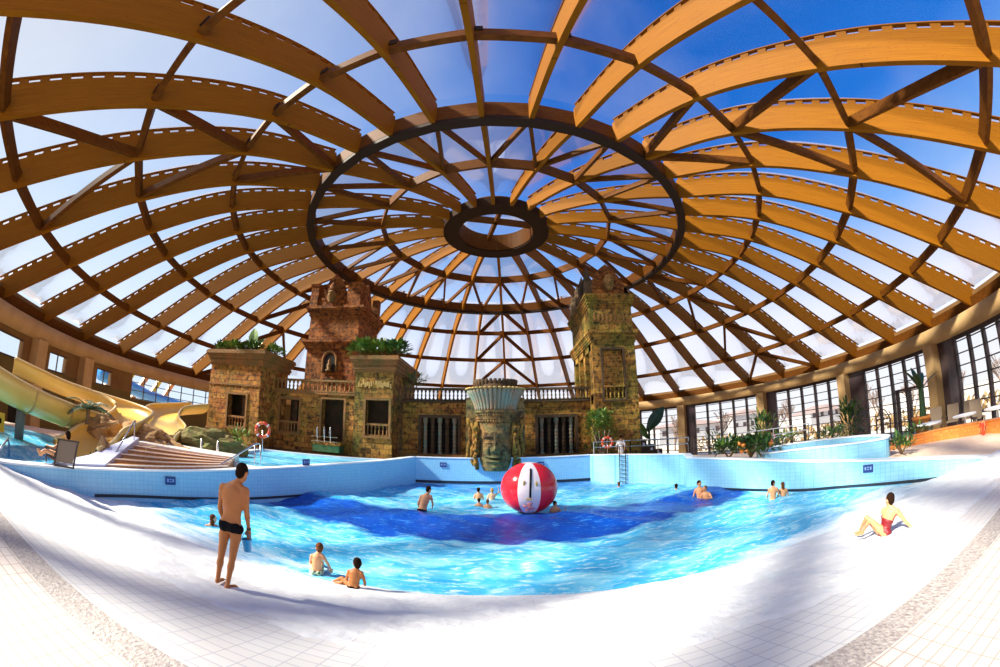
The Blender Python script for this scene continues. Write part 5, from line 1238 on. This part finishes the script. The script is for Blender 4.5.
# roof plants
for i, (x, y, rr, lab) in enumerate(((-21.3, 23.2, .6, 'trailing fern at the left corner of the left block roof'), (-19.8, 23.0, .8, 'leafy clump left of the middle on the left block roof'), (-18.1, 23.2, .8, 'bright clump on the left block roof, under the big leaf'), (-16.7, 24.2, .7, 'dark trailing plant at the right corner of the left block roof'), (-20.4, 25.2, .8, 'back row plant on the left block roof'))):
    bush(lab, (x, y, 8.15), (rr*1.15, rr*.8, .42), 220, (.36, .16), seed=i+20, mats=('leaf', 'leaf_dark') if i % 2 == 0 else ('leaf_light', 'leaf'), fronds=2)
e = empty('banana_plant', (-18.5, 23.9, 7.85), 'single broad green leaf standing up from the left block roof', 'plant'); mb = MB(); leaf(mb, (-18.5, 23.9, 8.4), (-.25, 0, 1), 1.6, .95, .25, 0, 5, up=Vector((0, -1, .2))); leaf(mb, (-18.4, 23.9, 8.3), (.6, 0, .8), 1.1, .5, .5, 0, 5, up=Vector((0, -1, .2))); mb.build('leaf', M['leaf'], e); MB().tube([(-18.5, 23.9, 7.8), (-18.5, 23.9, 8.5)], .05, 6).build('stem', M['leaf'], e); finish(e)
for i, (x, y, rr, lab, mt) in enumerate(((-9.5, 24.4, .85, 'bushy green plant at the left of the right block roof', ('leaf', 'leaf_light')), (-8.3, 24.7, .9, 'yellow-tipped plant in the middle of the right block roof', ('leaf_light', 'leaf')), (-7.1, 24.6, .85, 'broad-leaved plant spilling over the right corner of the right block roof', ('leaf', 'leaf_dark')))):
    bush(lab, (x, y, 8.35), (rr*1.05, rr*.8, .60), 200, (.46, .24), seed=i+40, mats=mt, fronds=3)
bush('dark palm-like plant on the ledge between the right block and the long wall', (-6.1, 26.5, 6.5), (.8, .6, .5), 40, (.5, .1), seed=50, fronds=10, mats=('leaf_dark', 'leaf'))
bush('fern hanging in front of the lower doorway of the left block', (-17.0, 21.0, 1.75), (1.0, .6, .5), 90, (.5, .09), ('leaf_light', 'leaf'), 51, fronds=8)
bush('low leafy plant at the channel edge left of the lifebuoy', (-15.2, 18.2, 1.4), (.9, .7, .35), 110, (.35, .13), ('leaf', 'leaf_light'), 52)
bush('tall yellowish tree-like shrub at the foot of the tall tower', (6.15, 23.3, 3.15), (1.15, .8, 1.15), 800, (.22, .13), ('leaf_light', 'leaf'), 53, name='small_tree')
e = empty('tree_trunk', (6.2, 23.2, 1.2), 'pale branching trunk holding up the yellowish shrub by the tower', 'trunk')
for dx in (-.5, -.15, .25, .55): MB().tube([(6.2, 23.2, 1.2), (6.2+dx*.5, 23.2, 1.9), (6.2+dx, 23.2, 2.9)], [.08, .06, .03], 7).build('branch', mat('pale_bark', (.45, .33, .22), .8), e, smooth=True)
finish(e)
bush('dark green undergrowth behind the railing left of the lifebuoy', (5.6, 23.0, 1.75), (.9, .5, .4), 90, (.3, .12), ('leaf_dark', 'leaf'), 54)
# palm by the slide
e = empty('palm', (-16.0, 8.7, 1.8), 'dark palm with arching fronds on the rock between the yellow slides', 'palm'); mb = MB(); rnd = random.Random(2)
for i in range(13): a = 2*PI*i/13+rnd.uniform(-.2, .2); frond(mb, (-16.0, 8.7, 2.25), (math.cos(a), math.sin(a), rnd.uniform(.25, 1.2)), rnd.uniform(.9, 1.4), ll=.32, lw=.06, droop=1.3)
mb.build('frond', M['leaf_dark'], e); MB().tube([(-16.0, 8.7, 1.7), (-16.0, 8.7, 2.3)], [.12, .09], 8).build('trunk', M['trunk'], e); finish(e)
bush('dark green moss and leaves at the foot of the upright boulder', (-12.9, 7.4, .75), (.45, .3, .25), 60, (.16, .07), ('leaf_dark', 'leaf'), 55, stems=False)
# planter on the right pool wall
for i, (x, y, lab, fl) in enumerate(((10.0, 14.9, 'dark broad-leaved plant at the left end of the right planter', 0), (10.5, 13.9, 'leafy plant with orange blossoms in the middle of the right planter', 5), (10.45, 13.0, 'dark plant at the right end of the right planter', 1))):
    bush(lab, (x, y, 1.6), (.75, .75, .42), 200, (.36, .14), ('leaf_dark', 'leaf'), 60+i, flowers=fl)
bush('tall bushy plant in front of the second window column', (17.6, 21.6, 1.9), (1.1, 1.0, 1.3), 200, (.5, .14), ('leaf_dark', 'leaf_light'), 64, fronds=8)
bush('low green hedge clump behind the right tub, left half', (14.2, 15.8, 1.5), (1.4, .8, .4), 150, (.3, .1), ('leaf', 'leaf_light'), 65)
bush('low green hedge clump behind the right tub, right half', (16.0, 13.8, 1.4), (1.4, .8, .35), 150, (.3, .1), ('leaf', 'leaf_dark'), 66)
bush('dark bushy plant with white flowers at the third window column', (23.4, 18.2, 1.3), (1.2, 1.1, 1.7), 240, (.6, .16), ('leaf_dark', 'leaf'), 67, fronds=8)
bush('olive bush at the window base right of the tall tower', (19.0, 30.5, .3), (1.6, 1.0, 1.9), 100, (.5, .15), ('leaf', 'leaf_light'), 68)
bush('low dark plants at the right end of the tub beside the sand deck', (13.4, 7.9, 1.05), (.6, .5, .3), 110, (.28, .10), ('leaf_dark', 'leaf'), 69)
bush('green ground plants in front of the orange pot', (17.6, 9.6, .95), (1.6, .8, .28), 130, (.3, .10), ('leaf', 'leaf_dark'), 70)
e = empty('banana_plant', (12.9, 30.5, .5), 'tall dark banana leaf in front of the first window right of the tower', 'plant')
mb = MB(); leaf(mb, (12.2, 30.5, 2.6), (.8, 0, 1), 2.7, 1.1, .25, 0, 6, up=Vector((-.5, -1, .2))); mb.build('leaf', M['leaf_dark'], e); mb = MB(); leaf(mb, (12.3, 30.6, 2.0), (-.4, 0, .6), 2.0, .7, .6, 0, 6, up=Vector((-.5, -1, .2))); mb.build('leaf', M['leaf'], e); MB().tube([(12.3, 30.5, -1.5), (12.4, 30.5, 3.0)], [.2, .1], 8).build('stem', M['leaf_dark'], e); finish(e)
# potted palm
px_, py_ = 24.6, 12.6
e = empty('potted_palm', (px_, py_, .3), 'tall palm-like plant in an orange pot beside the near window column', 'potted plant')
MB().lathe([(.55, 0), (.75, 1.15), (.82, 1.2), (.82, 1.35), (.68, 1.35), (.6, .9)], (px_, py_, -.2), 18).build('pot', M['pot'], e, smooth=True)
MB().tube([(px_, py_, .9), (px_, py_, 2.2), (px_-.1, py_, 3.6)], [.28, .2, .1], 8).build('stem', M['leaf_dark'], e)
mb = MB()
for a, t_ in ((2.6, 1.6), (2.0, 1.0), (.3, 1.1), (1.0, 2.0), (-.8, .9), (3.4, 1.0)): leaf(mb, (px_, py_, 2.6), (math.cos(a), math.sin(a), t_), 1.9, .45, .6, 0, 5)
mb.build('leaf', M['leaf_dark'], e); finish(e)
# chairs and tables on the right terrace
def lounge_chair():
    e = empty('terrace_chair', (0, 0, 0), 'x', 'chair')
    MB().box(-.28, .28, -.28, .28, .40, .46).build('seat', M['canvas'], e); q = MB(); q.add([(-.28, .26, .46), (.28, .26, .46), (.28, .42, 1.05), (-.28, .42, 1.05), (-.28, .30, .46), (.28, .30, .46), (.28, .46, 1.05), (-.28, .46, 1.05)], [(0,1,2,3), (7,6,5,4), (0,4,5,1), (3,2,6,7), (0,3,7,4), (1,5,6,2)]); q.build('backrest', M['canvas'], e)
    for x, y in ((-.25, -.25), (.25, -.25), (-.25, .28), (.25, .28)): MB().box(x-.025, x+.025, y-.025, y+.025, 0, .42).build('leg', M['darkwood'], e)
    for x in (-.3, .3): MB().box(x-.03, x+.03, -.28, .36, .60, .64).build('armrest', M['darkwood'], e)
    return e
proto = lounge_chair(); first = True
for (x, y, rz, lab) in ((21.0, 9.9, -1.2, 'leftmost canvas armchair in front of the near column'), (21.2, 8.9, -1.3, 'second canvas armchair in front of the near column'), (21.3, 7.9, -1.4, 'third canvas armchair from the left, by the near column'), (20.6, 7.1, -1.0, 'canvas armchair nearest the right window')):
    c = proto if first else copy_tree(proto); first = False; c.location = (x, y, .35); c.rotation_euler = (0, 0, rz); c.scale = (1.25,)*3; c['label'] = lab; c['group'] = 'armchairs on the right terrace'
def table():
    e = empty('terrace_table', (0, 0, 0), 'x', 'table'); MB().lathe([(.55, .70), (.56, .74), (.55, .75)], (0, 0, 0), 24).build('tabletop', M['white'], e); MB().lathe([(.05, 0), (.04, .7)], (0, 0, 0), 8).build('pedestal', M['chrome'], e); MB().lathe([(.3, 0), (.28, .04)], (0, 0, 0), 16).build('base', M['chrome'], e); return e
proto = table(); first = True
for (x, y, z, s_, lab) in ((18.6, 9.2, .30, 1.2, 'white round table left of the armchairs'), (19.8, 7.6, .30, 1.2, 'white round table in front of the armchairs'), (19.5, 5.6, .3, 1.3, 'long white table top at the right edge of the picture'), (15.4, 17.2, .7, 1.2, 'white table behind the planter on the right')):
    c = proto if first else copy_tree(proto); first = False; c.location = (x, y, z); c.scale = (s_,)*3; c['label'] = lab; c['group'] = 'white terrace tables'
# outside: far buildings and bare trees beyond the windows, slide tower beyond the left window
def house(x, y, w_, d_, h, lab, roofm='roofred'):
    e = empty('building', (x, y, -3), lab, 'building'); MB().box(x-w_/2, x+w_/2, y-d_/2, y+d_/2, -5, h).build('wall', M['bldg'], e)
    q = MB(); q.add([(x-w_/2-.5, y-d_/2-.5, h), (x+w_/2+.5, y-d_/2-.5, h), (x+w_/2+.5, y+d_/2+.5, h), (x-w_/2-.5, y+d_/2+.5, h), (x, y-d_*.3, h+2.2), (x, y+d_*.3, h+2.2)], [(0,1,4), (1,2,5,4), (2,3,5), (3,0,4,5), (0,3,2,1)]); q.build('roof', M[roofm], e)
    for i in range(int(w_/4)): MB().box(x-w_/2+1+i*4, x-w_/2+2.6+i*4, y-d_/2-.05, y-d_/2, 0, 1.6).build('window', M['glassdark'], e)
    finish(e)
for i, (x, y, w_, h, lab) in enumerate(((62, 118, 26, 2.5, 'long pale building far off behind the first window'), (105, 96, 22, 1.5, 'pale house far off behind the third window'), (128, 60, 30, 2.8, 'wide pale block far off behind the door window'), (120, 22, 20, 1.8, 'distant pale house behind the near right window'), (96, 132, 18, 4.5, 'taller far building between the second and third windows'))): house(x, y, w_, 12, h, lab)
def bare_tree(x, y, h, lab, seed):
    rnd = random.Random(seed); e = empty('bare_tree', (x, y, -3), lab, 'tree', 'bare trees beyond the windows'); mb = MB()
    def br(p, d, L, r, n):
        q = p+d*L; mb.tube([p, q], [r, r*.6], 5)
        if n:
            for _ in range(4): br(p.lerp(q, rnd.uniform(.5, 1)), (d+Vector((rnd.uniform(-.7, .7), rnd.uniform(-.7, .7), rnd.uniform(-.1, .5)))).normalized(), L*.66, r*.55, n-1)
    br(Vector((x, y, -3)), Vector((0, 0, 1)), h*.4, .22, 4); mb.build('branches', mat('winter_bark', (.20, .13, .10), .9) if 'winter_bark' not in bpy.data.materials else bpy.data.materials['winter_bark'], e); finish(e)
spots = [(40, 62, 9), (48, 55, 8), (56, 60, 10), (58, 46, 8), (66, 44, 9), (62, 34, 8), (70, 30, 10), (60, 24, 8), (68, 18, 9), (60, 12, 9), (66, 8, 10), (54, 40, 7), (34, 70, 9), (72, 52, 11)]
names = ['first', 'second', 'third', 'fourth', 'fifth', 'sixth', 'seventh', 'eighth', 'ninth', 'tenth', 'eleventh', 'twelfth', 'thirteenth', 'fourteenth']
spots.sort(key=lambda s_: math.atan2(s_[0], s_[1]))
for i, (x, y, h) in enumerate(spots): bare_tree(x, y, h, 'leafless winter tree beyond the right windows, %s of them from the left' % names[i], i)
for i, (x0, y0, x1, y1) in enumerate(((33, 66, 48, 50), (48, 50, 56, 34), (56, 34, 58, 18), (58, 18, 54, 4))):
    mb = MB(); rnd = random.Random(i)
    for j in range(260): u = rnd.random(); p = Vector((x0+(x1-x0)*u, y0+(y1-y0)*u, -2.4+rnd.random()**1.4*2.2)); leaf(mb, p+Vector((rnd.uniform(-.8, .8), rnd.uniform(-.8, .8), 0)), (rnd.uniform(-1, 1), rnd.uniform(-1, 1), 1), 1.0, .5, .4)
    tag(mb.build('hedge', mat('winter_hedge_%d' % i, (.30, .19, .08), .9), None), 'brownish winter hedge beyond the windows, %s stretch from the left' % names[i], 'hedge', 'winter hedges outside', 'stuff')
e = empty('outdoor_slide', (-45, 36, -2), 'blue tube slide with an orange lattice tower seen through the left window', 'water slide')
MB().tube([(-42, 24, 5.4), (-43, 29, 4.8), (-45, 34, 4.2), (-46, 40, 3.8), (-48, 46, 3.6)], .8, 14).build('tube', M['bluetube'], e, smooth=True)
for i in range(6): MB().beam((-46, 24+i*2.6, 3.2), (-46, 27.6+i*2.6, 8.2), .5, .6).build('truss', M['flower'] if i % 2 else M['yellow'], e)
for i in range(4): MB().tube([(-45-i, 25+i*6, -3), (-45-i, 25+i*6, 4.2)], .2, 8).build('post', M['pole'], e)
finish(e)
